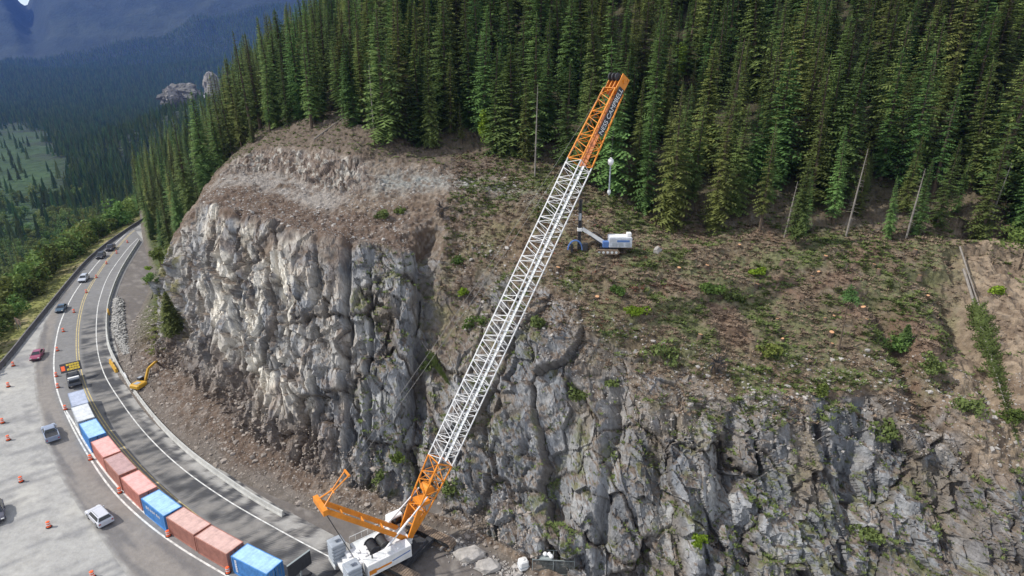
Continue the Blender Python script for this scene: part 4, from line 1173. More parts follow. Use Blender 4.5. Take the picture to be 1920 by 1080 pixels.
# ------------------------------------------------------------------ drill rig on the bench
p0 = hill_at(1140, 470)
rig = tag(empty('drill_rig', p0 + Vector((0, -.3, -.05)), R(178)), 'white and blue tracked rock drill rig with raised mast on the bench', 'drill rig')
for s in (-1, 1):
    o = MB().prism([(-1.9, .35), (-1.55, .75), (1.5, .75), (1.9, .4), (1.5, .0), (-1.5, .0)], s * 1.1 - .2, s * 1.1 + .2).build('track', M['track'], rig)
    for k in range(5): MB().tube((-1.3 + k * .65, s * 1.1 + s * .18, .36), (-1.3 + k * .65, s * 1.1 + s * .24, .36), .2, 10).build('track_roller', M['offwhite'], o)
MB().box((-.2, 0, .85), (2.6, 1.5, .4), bev=.08).build('chassis', M['dark'], rig)
bx = MB().box((-1.9, 0, 1.85), (3.5, 2.2, 1.55), bev=.1).build('engine_house', mat('weathered_white', (.42, .45, .50), .6, var=.3, vscale=1.2), rig)
for k in range(3): MB().box((-3.0 + k * 1.0, 1.11, 1.55), (.7, .02, .5)).build('side_panel', M['grey'], bx)
MB().tube((-.3, -.5, 1.2), (1.6, -.55, 2.9), .09, 6).tube((1.6, -.55, 2.9), (3.9, -.4, 3.2), .09, 6).build('hydraulic_hose', M['dark'], rig)
MB().box((3.4, .5, 1.0), (.8, .7, 1.2), bev=.1).build('rod_carousel', M['dark'], rig)
MB().box((-2.3, 1.105, 2.1), (1.9, .02, .32)).build('blue_stripe', M['blue'], bx)
MB().box((-1.9, 0, 2.66), (3.2, 1.9, .06)).build('roof_panel', M['white'], bx)
MB().box((-3.2, .2, 3.0), (.7, .9, .5), bev=.1).build('air_cleaner', M['white'], bx)
MB().box((.3, .6, 1.5), (.9, .9, .9), bev=.06).build('control_stand', M['blue'], rig)
MB().beam((0, 0, 1.3), (3.9, -.1, 3.7), .42, .5).build('drill_boom', M['white'], rig)
MB().beam((.6, .3, 1.2), (2.8, .15, 2.7), .16, .16).build('lift_cylinder', M['dark'], rig)
ms = MB(); lattice(ms, (4.3, 0, .6), (0, 0, 1), (1, 0, 0), (0, 1, 0), 7.6, .4, .4, .4, .4, 9, .06, .035); ms.box((4.3, 0, 4.4), (.22, .2, 7.4))
mso = ms.build('mast', M['dark'], rig)
MB().box((4.3, 0, 5.6), (.5, .5, 1.1), bev=.06).build('drifter', M['grey'], mso)
MB().box((4.3, 0, 3.6), (.7, .6, .5), bev=.05).build('mast_bracket', M['white'], mso)
hs = MB()
for k in range(9):
    a, b = math.pi * k / 9, math.pi * (k + 1) / 9
    hs.tube((4.6 - 1.1 * math.cos(a) + .3, .5, .5 + 1.5 * math.sin(a)), (4.6 - 1.1 * math.cos(b) + .3, .5, .5 + 1.5 * math.sin(b)), .13, 7)
hs.build('dust_hose', M['blue'], rig)
MB().box((5.4, .2, .7), (.35, .6, 1.3), bev=.08).build('dust_hood', M['dark'], rig)

# ------------------------------------------------------------------ excavator at the cliff foot
p0 = at(268, 730, .1)
exc = tag(empty('excavator', p0, R(74)), 'yellow excavator reaching its arm to the rubble at the cliff foot', 'excavator'); exc.scale = (.76, .76, .76)
for s in (-1, 1):
    MB().prism([(-2.1, .45), (-1.7, .9), (1.7, .9), (2.1, .45), (1.7, .05), (-1.7, .05)], s * 1.15 - .3, s * 1.15 + .3).build('track', M['trackside'], exc)
MB().box((0, 0, .9), (1.8, 1.8, .4), bev=.1).build('chassis', M['dark'], exc)
MB().box((-.9, 0, 1.75), (3.0, 2.8, 1.1), bev=.35).build('engine_house', M['yellow'], exc)
MB().box((-1.1, .1, 2.33), (1.3, 1.2, .06), bev=.02).build('engine_grille', M['grey'], exc)
cbx = MB().box((.75, .85, 2.1), (1.5, 1.0, 1.7), bev=.12, taper=(.85, .92)).build('cab', M['dark'], exc)
MB().box((.7, .85, 2.97), (1.0, .8, .05)).build('cab_roof', M['grey'], cbx)
bm_ = MB().beam((.9, -.2, 1.7), (2.6, -.2, 4.6), .36, .6); bm_.beam((2.6, -.2, 4.6), (5.4, -.25, 5.4), .34, .5)
bm_.build('boom', M['yellow'], exc)
MB().beam((1.5, .12, 1.6), (2.9, .12, 4.0), .14, .14).beam((1.5, -.52, 1.6), (2.9, -.52, 4.0), .14, .14).build('boom_cylinder', M['dark'], exc)
MB().beam((5.0, -.25, 5.6), (7.0, -.3, 2.2), .3, .45).build('arm', M['bark'], exc)
MB().prism([(6.7, 2.3), (7.4, 2.2), (7.7, 1.4), (7.2, .8), (6.6, 1.1), (6.5, 1.6)], -.75, .25).build('bucket', M['dark'], exc)

# ------------------------------------------------------------------ small site objects at the cliff foot
cg = tag(empty('wire_cage', at(1037, 1068, .05), R(-4)), 'galvanised wire mesh cage holding white balls against the cliff foot', 'cage')
fr = MB()
cw, cd, ch = 5.0, 1.6, 2.2
for x in (-cw / 2, 0, cw / 2):
    for y in (-cd / 2, cd / 2): fr.beam((x, y, 0), (x, y, ch), .09, .09)
for y in (-cd / 2, cd / 2):
    for z in (.06, ch): fr.beam((-cw / 2, y, z), (cw / 2, y, z), .09, .09)
for x in (-cw / 2, 0, cw / 2): fr.beam((x, -cd / 2, ch + .003), (x, cd / 2, ch + .003), .085, .085)
fr.build('frame', M['galv'], cg)
ms = MB()
for k in range(34): ms.beam((-cw / 2 + .15 + k * .144, -cd / 2, .1), (-cw / 2 + .15 + k * .144, -cd / 2, ch), .014, .014)
for k in range(14): ms.beam((-cw / 2, -cd / 2, .15 + k * .15), (cw / 2, -cd / 2, .15 + k * .15), .014, .014)
ms.build('mesh_panel', M['galv'], cg)
for k, (u, v) in enumerate([(1025, 1046), (1021, 1050), (1029, 1051)]):
    ob = MB().lathe([(.02, -.28), (.16, -.23), (.27, -.08), (.27, .08), (.16, .23), (.02, .28)], 12).build('white_ball', M['white'], loc=at(u, v, 2.55), smooth=True)
    tag(ob, 'round white ball resting on top of the wire cage in a cluster of three', 'ball', 'white balls on the wire cage')
    ob.location = cg.matrix_basis @ Vector((-1.0 + k * .5 - (k == 2) * .25, -.2 - .35 * (k == 2), ch + .36)); 
    ob.location.z = .05 + ch + .34
pl = MB(); pl.box((-.9, -.3, ch + .07), (1.5, 1.0, .05)); pl.build('shelf', M['galv'], cg)
tk = tag(empty('water_tank', at(981, 1066, .1), R(20)), 'white plastic water tank with a grey band left of the wire cage', 'tank')
MB().box((0, 0, .75), (1.25, 1.15, 1.3), bev=.22, taper=(.9, .9)).build('body', M['white'], tk)
MB().box((0, 0, .62), (1.285, 1.185, .10), bev=.22).build('band', M['grey'], tk)
MB().lathe([(.2, 1.36), (.2, 1.5), (.1, 1.53)], 12).build('lid', M['white'], tk)
sg = tag(empty('road_sign', at(38, 622, -1.2), R(-30)), 'brown backed road sign on two posts on the grass beyond the dark barrier', 'sign')
for s in (-1, 1): MB().tube((s * .8, 0, -.5), (s * .8, 0, 3.2), .06, 6).build('post', M['galv'], sg)
MB().box((0, .08, 2.6), (2.6, .05, 1.5), bev=.02).build('panel', mat('sign_back', (0.22, 0.15, 0.12), .7), sg)


# ------------------------------------------------------------------ VEGETATION: meshes
def tri_mesh(name, V, mats, ids=None):
    V = np.asarray(V, np.float32).reshape(-1, 3)
    F = np.arange(len(V)).reshape(-1, 3)
    me = np_mesh(name, V, F, mats[0], False, tri=True)
    for m in mats[1:]: me.materials.append(m)
    if ids is not None: me.polygons.foreach_set('material_index', np.asarray(ids, np.int32))
    return me
def conifer_tris(seed, H, Rm, dens=1.0, bare=0.10, open_=0.0, twigs=9):
    """tapered spire of drooping sprays; every spray is a central shoot with side twigs"""
    r = np.random.default_rng(seed)
    T = []
    z = H * bare
    ph = 0.0
    lop = r.uniform(0, 6.28)
    while z < H * 0.985:
        f = (z - H * bare) / (H * (1 - bare))
        env = min(1.0, 0.55 + 3.2 * f) * (1 - f) ** 0.80
        nb = int(round((4.6 + 2.2 * (1 - f)) * dens))
        for k in range(nb):
            ph += 2.399 + r.normal(0, .25)
            if r.random() < open_: continue
            L = Rm * env * r.uniform(.62, 1.18) * (1 + .18 * math.cos(ph - lop)) + .10
            rise = (0.45 * f - 0.12) + r.normal(0, .07)
            dz = r.uniform(-.2, .2)
            ca, sa = math.cos(ph), math.sin(ph)
            def pt(t, side=0.0, dn=0.0):
                rad = L * t
                zz = z + dz + L * (rise * t - 0.34 * t * t * (1 - f * .6)) - dn
                return (ca * rad - sa * side, sa * rad + ca * side, zz)
            w = .10 + .10 * L
            T += [pt(.0, -w * .5), pt(.0, w * .5), pt(1.02, 0, .03)]
            n = max(3, int(twigs * min(1, L / 1.6)))
            for j in range(n):
                t0 = .16 + .80 * (j + r.random() * .6) / n
                sd = 1 if j % 2 else -1
                l = (L * .40 * (1.12 - t0) + .16) * r.uniform(.7, 1.25)
                wd = (.16 + .05 * L) / max(L, .4)
                dn = l * r.uniform(.15, .5)
                T += [pt(t0 - wd * .5), pt(t0 + wd * .7), pt(min(1.05, t0 + .35 * l / L), sd * l, dn)]
        z += (0.30 + 0.16 * (1 - f)) * (H / 22) / max(dens, .5) * r.uniform(.85, 1.15)
    T += [(-.12, 0, H * .96), (.12, 0, H * .96), (0, 0, H * 1.02), (0, -.12, H * .96), (0, .12, H * .96), (0, 0, H * 1.02)]
    return np.array(T)
def trunk_mb(H, r0, r1=.03, n=7, bend=0.0):
    mb = MB(); k = 6
    for j in range(k):
        a, b = j / k, (j + 1) / k
        mb.tube((bend * a * a, 0, H * a - (.6 if j == 0 else 0)), (bend * b * b, 0, H * b), r0 + (r1 - r0) * a, n, r0 + (r1 - r0) * b, cap=(j in (0, k - 1)))
    return mb
def lumpy_tris(seed, n, rx, ry, rz, size, lumps=9, zc=None):
    """broadleaf crown: leaf faces on several uneven clumps"""
    r = np.random.default_rng(seed)
    zc = rz if zc is None else zc
    C = r.normal(0, .45, (lumps, 3)) * [rx, ry, rz * .9]; S = r.uniform(.35, .62, lumps)
    k = r.integers(0, lumps, n)
    d = r.normal(0, 1, (n, 3)); d /= np.linalg.norm(d, axis=1)[:, None]
    p = C[k] + d * S[k][:, None] * [rx, ry, rz] * r.uniform(.75, 1.08, (n, 1))
    p[:, 2] += zc
    p[:, 2] = np.maximum(p[:, 2], .02)
    a = r.normal(0, 1, (n, 3)) + d * .4; a /= np.linalg.norm(a, axis=1)[:, None]
    b = np.cross(a, d + r.normal(0, .5, (n, 3))); b /= np.linalg.norm(b, axis=1)[:, None] + 1e-6
    s = size * r.uniform(.6, 1.4, (n, 1))
    return np.stack([p - a * s * .6, p + a * s * .6, p + b * s * 1.1], 1).reshape(-1, 3)
def merge_tree(name, crown, trunk, mc, mt_):
    tv = []
    for f in trunk.f:
        for j in range(1, len(f) - 1): tv += [trunk.v[f[0]], trunk.v[f[j]], trunk.v[f[j + 1]]]
    V = np.concatenate([crown, np.array(tv)])
    ids = np.r_[np.zeros(len(crown) // 3), np.ones(len(tv) // 3)]
    return tri_mesh(name, V, [mc, mt_], ids)
NEARV = []       # (crown mesh, trunk mesh, height)
for k, (H, Rm, dn, ba, op) in enumerate([(23, 2.9, 1.0, .04, .0), (25, 2.6, 1.0, .06, .05), (20, 3.0, 1.05, .03, .0), (22, 2.3, .95, .09, .08),
                                         (24, 3.3, 1.0, .05, .1), (18, 2.9, 1.1, .02, .0), (21, 2.1, .85, .18, .18), (26, 3.0, 1.0, .07, .05), (19, 3.2, .9, .03, .22), (23, 2.5, 1.1, .05, .03)]):
    cr = tri_mesh('crown', conifer_tris(100 + k, H, Rm, dn, ba, op), [M['conifer']])
    tb = trunk_mb(H * .97, .24 + .004 * H)
    o = tb.build('trunk', M['bark']); tm = o.data; bpy.data.objects.remove(o)
    NEARV.append((cr, tm, H))
def library(name, meshes):
    c = bpy.data.collections.new(name)
    for me in meshes: c.objects.link(bpy.data.objects.new(me.name, me))
    return c
LIB_NEAR = library('near_conifers', [merge_tree('lib%02d_conifer' % k, conifer_tris(100 + k, H, Rm, dn, ba, op), trunk_mb(H * .97, .3), M['conifer'], M['bark'])
            for k, (H, Rm, dn, ba, op) in enumerate([(23, 2.9, 1.0, .07, .0), (25, 2.6, 1.0, .10, .05), (20, 2.9, 1.05, .05, .0), (22, 2.3, .95, .16, .08), (24, 3.2, 1.0, .10, .1)])])
def low_conifer(seed, H, Rm, tiers=9, sp=9):
    r = np.random.default_rng(seed); T = []
    for k in range(tiers):
        f = k / tiers; z0 = H * (.08 + .86 * f); R_ = Rm * (1 - f) ** .85 + .15; h = H * .20
        o = r.uniform(0, 6.28)
        for j in range(sp):
            a = o + 6.283 * j / sp; b = o + 6.283 * (j + 1) / sp; m = (a + b) / 2; rr = R_ * r.uniform(.7, 1.25)
            T += [(math.cos(a) * R_ * .35, math.sin(a) * R_ * .35, z0 + .05 * H), (math.cos(m) * rr, math.sin(m) * rr, z0 - .02 * H * r.random()), (0, 0, z0 + h)]
            T += [(math.cos(b) * R_ * .35, math.sin(b) * R_ * .35, z0 + .05 * H), (0, 0, z0 + h), (math.cos(m) * rr, math.sin(m) * rr, z0 - .02 * H * r.random())]
    return np.array(T)
LIB_FAR = library('far_conifers', [tri_mesh('lib%02d_spruce' % k, low_conifer(200 + k, H, Rm), [M['conifer_d']]) for k, (H, Rm) in enumerate([(21, 2.6), (24, 2.8), (18, 2.6), (22, 2.2)])])
LIB_LEAF = library('broadleaf_trees', [merge_tree('lib%02d_broadleaf' % k, lumpy_tris(300 + k, 520, rx, rx, rz, .75, 10, rz * 1.15), trunk_mb(rz * 1.2, .18), M['leaf'], M['bark'])
            for k, (rx, rz) in enumerate([(3.6, 5.0), (3.0, 5.6), (4.2, 4.6), (2.6, 4.8)])])
LIB_MID = library('mid_conifers', [merge_tree('lib%02d_midconifer' % k, conifer_tris(400 + k, H, Rm, .62, .06, .0, 5), trunk_mb(H * .97, .25), M['conifer'], M['bark'])
            for k, (H, Rm) in enumerate([(20, 2.5), (23, 2.6), (17, 2.6)])])
def scatter(name, P, scale, coll, label, cat, tilt=0.04, extra=None, nvar=4):
    """one object of countless plants: geometry nodes put a plant on every point"""
    n = len(P)
    me = bpy.data.meshes.new(name + '_points')
    me.vertices.add(n); me.vertices.foreach_set('co', np.asarray(P, np.float32).ravel())
    r = np.random.default_rng(n)
    a = me.attributes.new('rot', 'FLOAT_VECTOR', 'POINT'); a.data.foreach_set('vector', np.stack([r.normal(0, tilt, n), r.normal(0, tilt, n), r.uniform(0, 6.28, n)], 1).astype(np.float32).ravel())
    sc = np.asarray(scale, np.float32)
    a = me.attributes.new('scl', 'FLOAT_VECTOR', 'POINT'); a.data.foreach_set('vector', np.stack([sc * r.uniform(1.0, 1.5, n), sc * r.uniform(1.0, 1.5, n), sc], 1).astype(np.float32).ravel())
    a = me.attributes.new('pick', 'INT', 'POINT'); a.data.foreach_set('value', r.integers(0, nvar, n).astype(np.int32))
    o = link(name, me)
    ng = bpy.data.node_groups.new(name + '_nodes', 'GeometryNodeTree')
    ng.interface.new_socket('Geometry', in_out='INPUT', socket_type='NodeSocketGeometry')
    ng.interface.new_socket('Geometry', in_out='OUTPUT', socket_type='NodeSocketGeometry')
    N = ng.nodes; L = ng.links
    gi = N.new('NodeGroupInput'); go = N.new('NodeGroupOutput'); ip = N.new('GeometryNodeInstanceOnPoints')
    ci = N.new('GeometryNodeCollectionInfo'); ci.inputs['Collection'].default_value = coll
    ci.inputs['Separate Children'].default_value = True; ci.inputs['Reset Children'].default_value = True
    def na(nm, ty):
        x = N.new('GeometryNodeInputNamedAttribute'); x.data_type = ty; x.inputs['Name'].default_value = nm; return x
    L.new(gi.outputs[0], ip.inputs['Points']); L.new(ci.outputs[0], ip.inputs['Instance']); ip.inputs['Pick Instance'].default_value = True
    L.new(na('pick', 'INT').outputs[0], ip.inputs['Instance Index']); L.new(na('rot', 'FLOAT_VECTOR').outputs[0], ip.inputs['Rotation'])
    L.new(na('scl', 'FLOAT_VECTOR').outputs[0], ip.inputs['Scale']); L.new(ip.outputs[0], go.inputs[0])
    md = o.modifiers.new('plants', 'NODES'); md.node_group = ng
    return tag(o, label, cat, kind='stuff')

# ------------------------------------------------------------------ VEGETATION: forest on the hillside
def thin(P, dmin, order=None):
    """keep points at least dmin apart (plan view)"""
    cell = {}; keep = []
    dm = np.broadcast_to(np.asarray(dmin, float), (len(P),))
    g_ = float(dm.max())
    for i in range(len(P)):
        x, y = P[i, 0], P[i, 1]; cx, cy = int(x // g_), int(y // g_); ok = True
        for a in (-1, 0, 1):
            for b in (-1, 0, 1):
                for j in cell.get((cx + a, cy + b), ()):
                    if (P[j, 0] - x) ** 2 + (P[j, 1] - y) ** 2 < dm[i] ** 2: ok = False; break
                if not ok: break
            if not ok: break
        if ok: cell.setdefault((cx, cy), []).append(i); keep.append(i)
    return np.array(keep, int)
hp = HILL['P'].reshape(HILL['nt'], HILL['ns'], 3)
ii, jj = np.meshgrid(np.arange(HILL['nt'] - 1), np.arange(HILL['ns'] - 1), indexing='ij')
e1 = hp[1:, :-1] - hp[:-1, :-1]; e2 = hp[:-1, 1:] - hp[:-1, :-1]
area = np.abs(e1[..., 0] * e2[..., 1] - e1[..., 1] * e2[..., 0])
Sg = HILL['S'].reshape(HILL['nt'], -1)[:-1, :-1]; Tg = HILL['T'].reshape(HILL['nt'], -1)[:-1, :-1]
# ragged lower edge of the forest, and the wooded left flank that runs down to the road
tl_noise = vnoise(np.stack([Sg.ravel() * 2.2, Tg.ravel() * 0, Tg.ravel() * 0], 1), 600).reshape(Sg.shape)
tmin = 6.42 + .30 * tl_noise + np.interp(Sg, [0, 1.6, 2.2, 4.4, 5, 6, 7.3, 9], [.35, .25, 0, 0, .35, .30, .30, .35])
tmin = np.where(Sg > 9.0, 6.85 - (Sg - 9.0) * .15, tmin)
tmin = np.where(Sg > 10.6, np.interp(Sg, [10.6, 11.0, 11.6, 12, 12.8, 14], [5.6, 4.0, 2.9, 2.2, 1.6, 1.15]), tmin)
Dg = HILL['D'].reshape(HILL['nt'], -1)[:-1, :-1]
wgt = area * (Tg > tmin) * (Tg < 9.95) * np.minimum(1, 150 / Dg) ** 2
pr = wgt.ravel() / wgt.sum()
idx = rng.choice(len(pr), 30000, p=pr)
C0 = np.stack([hp[:-1, :-1].reshape(-1, 3)[idx]], 0)[0] + rng.uniform(-.3, .3, (30000, 3)) * [1, 1, 0]
Ts, Ss = Tg.ravel()[idx], Sg.ravel()[idx]
Dd = project(C0)[2]
keep = thin(C0, np.where(Dd < 190, 4.0, 4.6))
C0, Ts, Ss, Dd = C0[keep], Ts[keep], Ss[keep], Dd[keep]
u, v, D = project(C0)
topu, topv, _ = project(C0 + [0, 0, 22])
vis = (u > -140) & (u < 2120) & (topv < 560) & (v > -60)
C0, Ts, Ss, Dd = C0[vis], Ts[vis], Ss[vis], D[vis]
edge_small = rng.random(len(C0)) < .16
sc = rng.uniform(.52, 1.18, len(C0)); sc = np.where(edge_small, sc * rng.uniform(.35, .7, len(C0)), sc)
sc = np.where(Ss > 10.6, sc * .86, sc)
front = Dd + rng.uniform(0, 6, len(C0))
order = np.argsort(front / (0.4 + sc))
NI = 292
CATS = ['tall dark green conifer standing in the dense forest above the cliff']
print('HILL TREES', len(C0))
for n_, i in enumerate(order[:NI]):
    k = int(rng.integers(0, len(NEARV))); cr, tm, H = NEARV[k]
    left = Ss[i] > 9.6; small = sc[i] < .62
    e = empty('conifer', Vector(C0[i]) - Vector((0, 0, .15)), rng.uniform(0, 6.28))
    s_ = float(sc[i] * 22.5 / H); e.scale = (s_ * rng.uniform(1.05, 1.65), s_ * rng.uniform(1.05, 1.65), s_)
    e.rotation_euler[0] = rng.normal(0, .035); e.rotation_euler[1] = rng.normal(0, .035)
    link('crown', cr, e); link('trunk', tm, e)
    if left: lab, gr = 'dark green conifer in the stand on the left flank between cliff and highway bend', 'conifers on the left flank'
    elif small: lab, gr = 'short young conifer growing between taller trees above the cliff', 'young conifers above the cliff'
    elif Ss[i] < 4.6: lab, gr = 'tall green conifer in the dense forest above the cleared right slope', 'conifers above the cleared slope'
    else: lab, gr = 'tall green conifer in the forest above the bench behind the crane boom', 'conifers above the bench'
    tag(e, lab, 'conifer', gr)
rest = order[NI:]
scatter('conifer_forest', C0[rest] - [0, 0, .2], sc[rest], LIB_NEAR, 'dense conifer forest covering the hill behind the front rows of trees', 'forest', nvar=5)

# ------------------------------------------------------------------ VEGETATION: valley woods
def polar(n, r0, r1, a0, a1):
    r = np.sqrt(rng.uniform(r0 * r0, r1 * r1, n)); a = rng.uniform(R(a0), R(a1), n)
    return r * np.sin(a), r * np.cos(a)
def inside_hill(x, y):
    """rough test: right of the far line of the hillside mesh"""
    lx = NET[:, 1, :]; return (x > np.interp(y, lx[9:, 1], lx[9:, 0])) & (y < 335) & (y > 80)
x, y = polar(90000, 150, 900, -52, -12)
m = (outside(x, y) > 7.5) & ~inside_hill(x, y)
x, y = x[m], y[m]; z = valley_z(x, y)
P = np.stack([x, y, z], 1); u, v, D = project(P)
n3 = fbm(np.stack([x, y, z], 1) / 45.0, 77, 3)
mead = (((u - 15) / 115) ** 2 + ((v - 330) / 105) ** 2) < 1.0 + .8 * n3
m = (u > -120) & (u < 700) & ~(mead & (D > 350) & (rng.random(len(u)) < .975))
P, u, v, D = P[m], u[m], v[m], D[m]
kp = thin(P, np.where(D < 420, 3.5, 5.0)); P, u, v, D = P[kp], u[kp], v[kp], D[kp]
pt = fbm(P / 60.0, 611, 3)
leafy = rng.random(len(P)) < np.clip(.32 + 1.1 * pt + .75 * (v > 400) - .35 * (u > 170) * (v < 380), .04, .85)
scatter('broadleaf_woods', P[leafy], rng.uniform(.42, .95, leafy.sum()), LIB_LEAF, 'light green broadleaf woods on the valley side below the highway', 'woods', nvar=4)
near_c = ~leafy & (D < 480)
scatter('valley_conifers', P[near_c], rng.uniform(.55, 1.05, near_c.sum()), LIB_MID, 'dark conifers mixed into the valley woods below the highway', 'woods', nvar=3)
far_c = ~leafy & ~near_c
x, y = polar(190000, 880, 4700, -44, -12)
z = valley_z(x, y); P2_ = np.stack([x, y, z], 1); u2, v2, D2 = project(P2_)
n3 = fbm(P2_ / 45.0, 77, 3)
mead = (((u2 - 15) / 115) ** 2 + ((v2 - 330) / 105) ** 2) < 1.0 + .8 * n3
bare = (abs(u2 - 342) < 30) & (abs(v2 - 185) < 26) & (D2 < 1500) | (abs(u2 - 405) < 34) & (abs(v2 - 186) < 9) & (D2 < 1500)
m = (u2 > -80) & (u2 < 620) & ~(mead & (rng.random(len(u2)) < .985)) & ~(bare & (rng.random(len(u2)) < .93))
P2_, D2 = P2_[m], D2[m]
kp = thin(P2_, np.interp(D2, [900, 1600, 4700], [5.0, 6.5, 12])); P2_, D2 = P2_[kp], D2[kp]
PF = np.concatenate([P[far_c], P2_]); DF = np.concatenate([D[far_c], D2])
scatter('distant_forest', PF, rng.uniform(.65, 1.15, len(PF)) * np.interp(DF, [1500, 3500], [1, 1.25]), LIB_FAR, 'dark forest filling the valley and the distant slopes', 'forest', nvar=4)
print('VALLEY', len(P), len(PF))


# ------------------------------------------------------------------ VEGETATION: single plants, stumps, snags, fallen trees
def shrub(u, v, r_, m, label, k, name='shrub', cat='shrub', n=420, tall=1.0, group=None):
    p = hill_at(u, v)
    e = tag(empty(name, p), label, cat, group)
    me = tri_mesh('foliage', lumpy_tris(700 + k, n, r_, r_ * .9, r_ * .62 * tall, .16 + .10 * r_, 8, r_ * .45 * tall), [m]); link('foliage', me, e)
    mb = MB(); rr = random.Random(k)
    for j in range(4): mb.tube((0, 0, -.3), (rr.uniform(-.5, .5) * r_, rr.uniform(-.5, .5) * r_, r_ * .6 * tall), .05, 5, .02)
    mb.build('stems', M['bark'], e)
    return e
SH = [(1868, 548, 1.15, 'brightleaf', 'round bright green bush standing alone on the eroded dirt at far right'),
      (1665, 822, 1.9, 'brush', 'wide yellow green bush hanging on the dark rock right of centre'),
      (1240, 668, 2.3, 'brush', 'dense dark green bush on the rim where the cleared slope meets the rock'),
      (1085, 745, 1.7, 'brush', 'olive bush with trailing stems in the rock right of the boom'),
      (1192, 588, 1.3, 'brightleaf', 'light green low bush on the slope below the drill rig'),
      (1156, 548, 1.2, 'leaf', 'green low bush just below the drill rig tracks'),
      (1012, 612, 1.6, 'brush', 'dark green bush in the rock right beside the boom'),
      (858, 492, 1.1, 'leaf', 'upright green bush in the brown gully under the uprooted stump'),
      (886, 612, 1.4, 'leaf', 'light green bush in the gully left of the white boom'),
      (868, 552, .9, 'brightleaf', 'small yellow green bush between two others in the gully'),
      (805, 690, 1.3, 'brush', 'thin green bush on the grey rock left of the lower boom'),
      (1330, 548, 1.5, 'leaf', 'green bush in the middle of the cleared slope'),
      (1376, 560, 1.2, 'brush', 'dull green bush right beside the one in the middle of the slope'),
      (1420, 512, 1.0, 'brightleaf', 'pale green patch of bush near the upper edge of the cleared slope'),
      (1682, 655, 1.9, 'leaf', 'leafy green bush above the small rock ledge at right'),
      (1745, 688, 1.5, 'brush', 'low green bush spreading below the rock ledge at right'),
      (1815, 768, 1.5, 'brush', 'round brownish green bush beside the fallen tree'),
      (720, 408, 1.2, 'brush', 'low dark bush on the bench left of the uprooted stump'),
      (745, 398, .8, 'leaf', 'small green bush beside the dark bush on the bench'),
      (1440, 660, 1.2, 'leaf', 'green bush low on the cleared slope above the rim'),
      (1308, 1018, .9, 'brightleaf', 'small yellow green tuft on the lower rock near the bottom'),
      (1148, 720, .9, 'brush', 'small dark bush on the rock face under the large rim bush'),
      (1625, 1010, 1.4, 'brush', 'brownish green shrub in the lower rock at bottom right'),
      (845, 920, 1.3, 'brush', 'green bush at the cliff foot right of the boom base'),
      (745, 862, .9, 'leaf', 'small green bush on the rock left of the boom base'),
      (712, 900, .9, 'brush', 'low bush at the cliff foot between mast and boom'),
      (1545, 735, 1.2, 'leaf', 'small bush on the dark rock rim below the cleared slope'),
      (1900, 790, 1.6, 'leaf', 'green bush at the right picture edge beside the fallen tree'),
      (268, 520, 1.6, 'leaf', 'light green bush at the road side of the left rock spur'),
      (262, 500, 1.4, 'brightleaf', 'pale green bush beside the strip behind the concrete barrier')]
for k, (u, v, r_, m, lab) in enumerate(SH): shrub(u, v, r_, M[m], lab, k)
def small_tree(u, v, H, m, label, k, kind='broadleaf_tree', cat='tree', rad=.2):
    p = hill_at(u, v); e = tag(empty(kind, p), label, cat)
    rz_ = H * .36
    me = tri_mesh('crown', lumpy_tris(900 + k, int(420 + 60 * H), H * rad, H * rad, rz_, .3, 11, H * .62), [m]); link('crown', me, e)
    trunk_mb(H * .85, .05 + .012 * H, .03, 7, .3).build('trunk', M['bark'], e)
small_tree(905, 272, 6.5, M['brightleaf'], 'small yellow green leafy tree at the forest edge above the bench', 1)
small_tree(1393, 150, 8.0, M['brightleaf'], 'bright yellow green tree top showing between dark conifers at upper right', 2)
small_tree(1272, 150, 7.5, M['brightleaf'], 'pale yellow green leafy tree in the forest right of the boom tip', 3)
small_tree(1256, 425, 5.0, M['leaf'], 'green leafy tree at the forest edge right of the drill rig', 4)
small_tree(1450, 330, 9.0, M['leaf'], 'light green slender tree among the conifers above the cleared slope', 5, rad=.12)
small_tree(1905, 500, 8.5, M['leaf'], 'large dense green tree overhanging the right picture edge', 6, rad=.42)
small_tree(300, 495, 4.0, M['leaf'], 'light green tree at the foot of the conifers on the left flank', 7, rad=.3)
# lone conifers
def lone(u, v, H, Rm, label, k, name='conifer', dens=1.0, bare=.05, m='conifer', op=0.0, bend=0.0):
    p = hill_at(u, v); e = tag(empty(name, p, k * 1.3), label, 'conifer')
    link('crown', tri_mesh('crown', conifer_tris(1000 + k, H, Rm, dens, bare, op), [M[m]]), e)
    trunk_mb(H * .97, .03 + .013 * H, .02, 7, bend).build('trunk', M['bark'], e)
lone(322, 622, 8.6, 2.7, 'bushy dark conifer growing alone against the left rock spur', 1, dens=1.4)
lone(1568, 655, 9.2, 1.5, 'thin nearly bare young tree with a green tuft on top on the cleared slope', 2, bare=.82, dens=1.2)
lone(808, 278, 20.0, 2.6, 'broad dark conifer standing forward of the forest at the edge of the bench soil', 3, dens=1.2)
lone(656, 232, 18.0, 2.2, 'conifer with bare lower trunk standing alone on the bare brown knoll', 4, bare=.28)
lone(985, 300, 15.0, 2.4, 'short green conifer at the forest edge just left of the boom', 5)
lone(1492, 455, 13.0, 2.2, 'light green young conifer in front of the forest above the cleared slope', 6, bare=.12)
lone(1690, 648, 3.2, 1.3, 'small ragged evergreen sapling on the rim at right', 7)
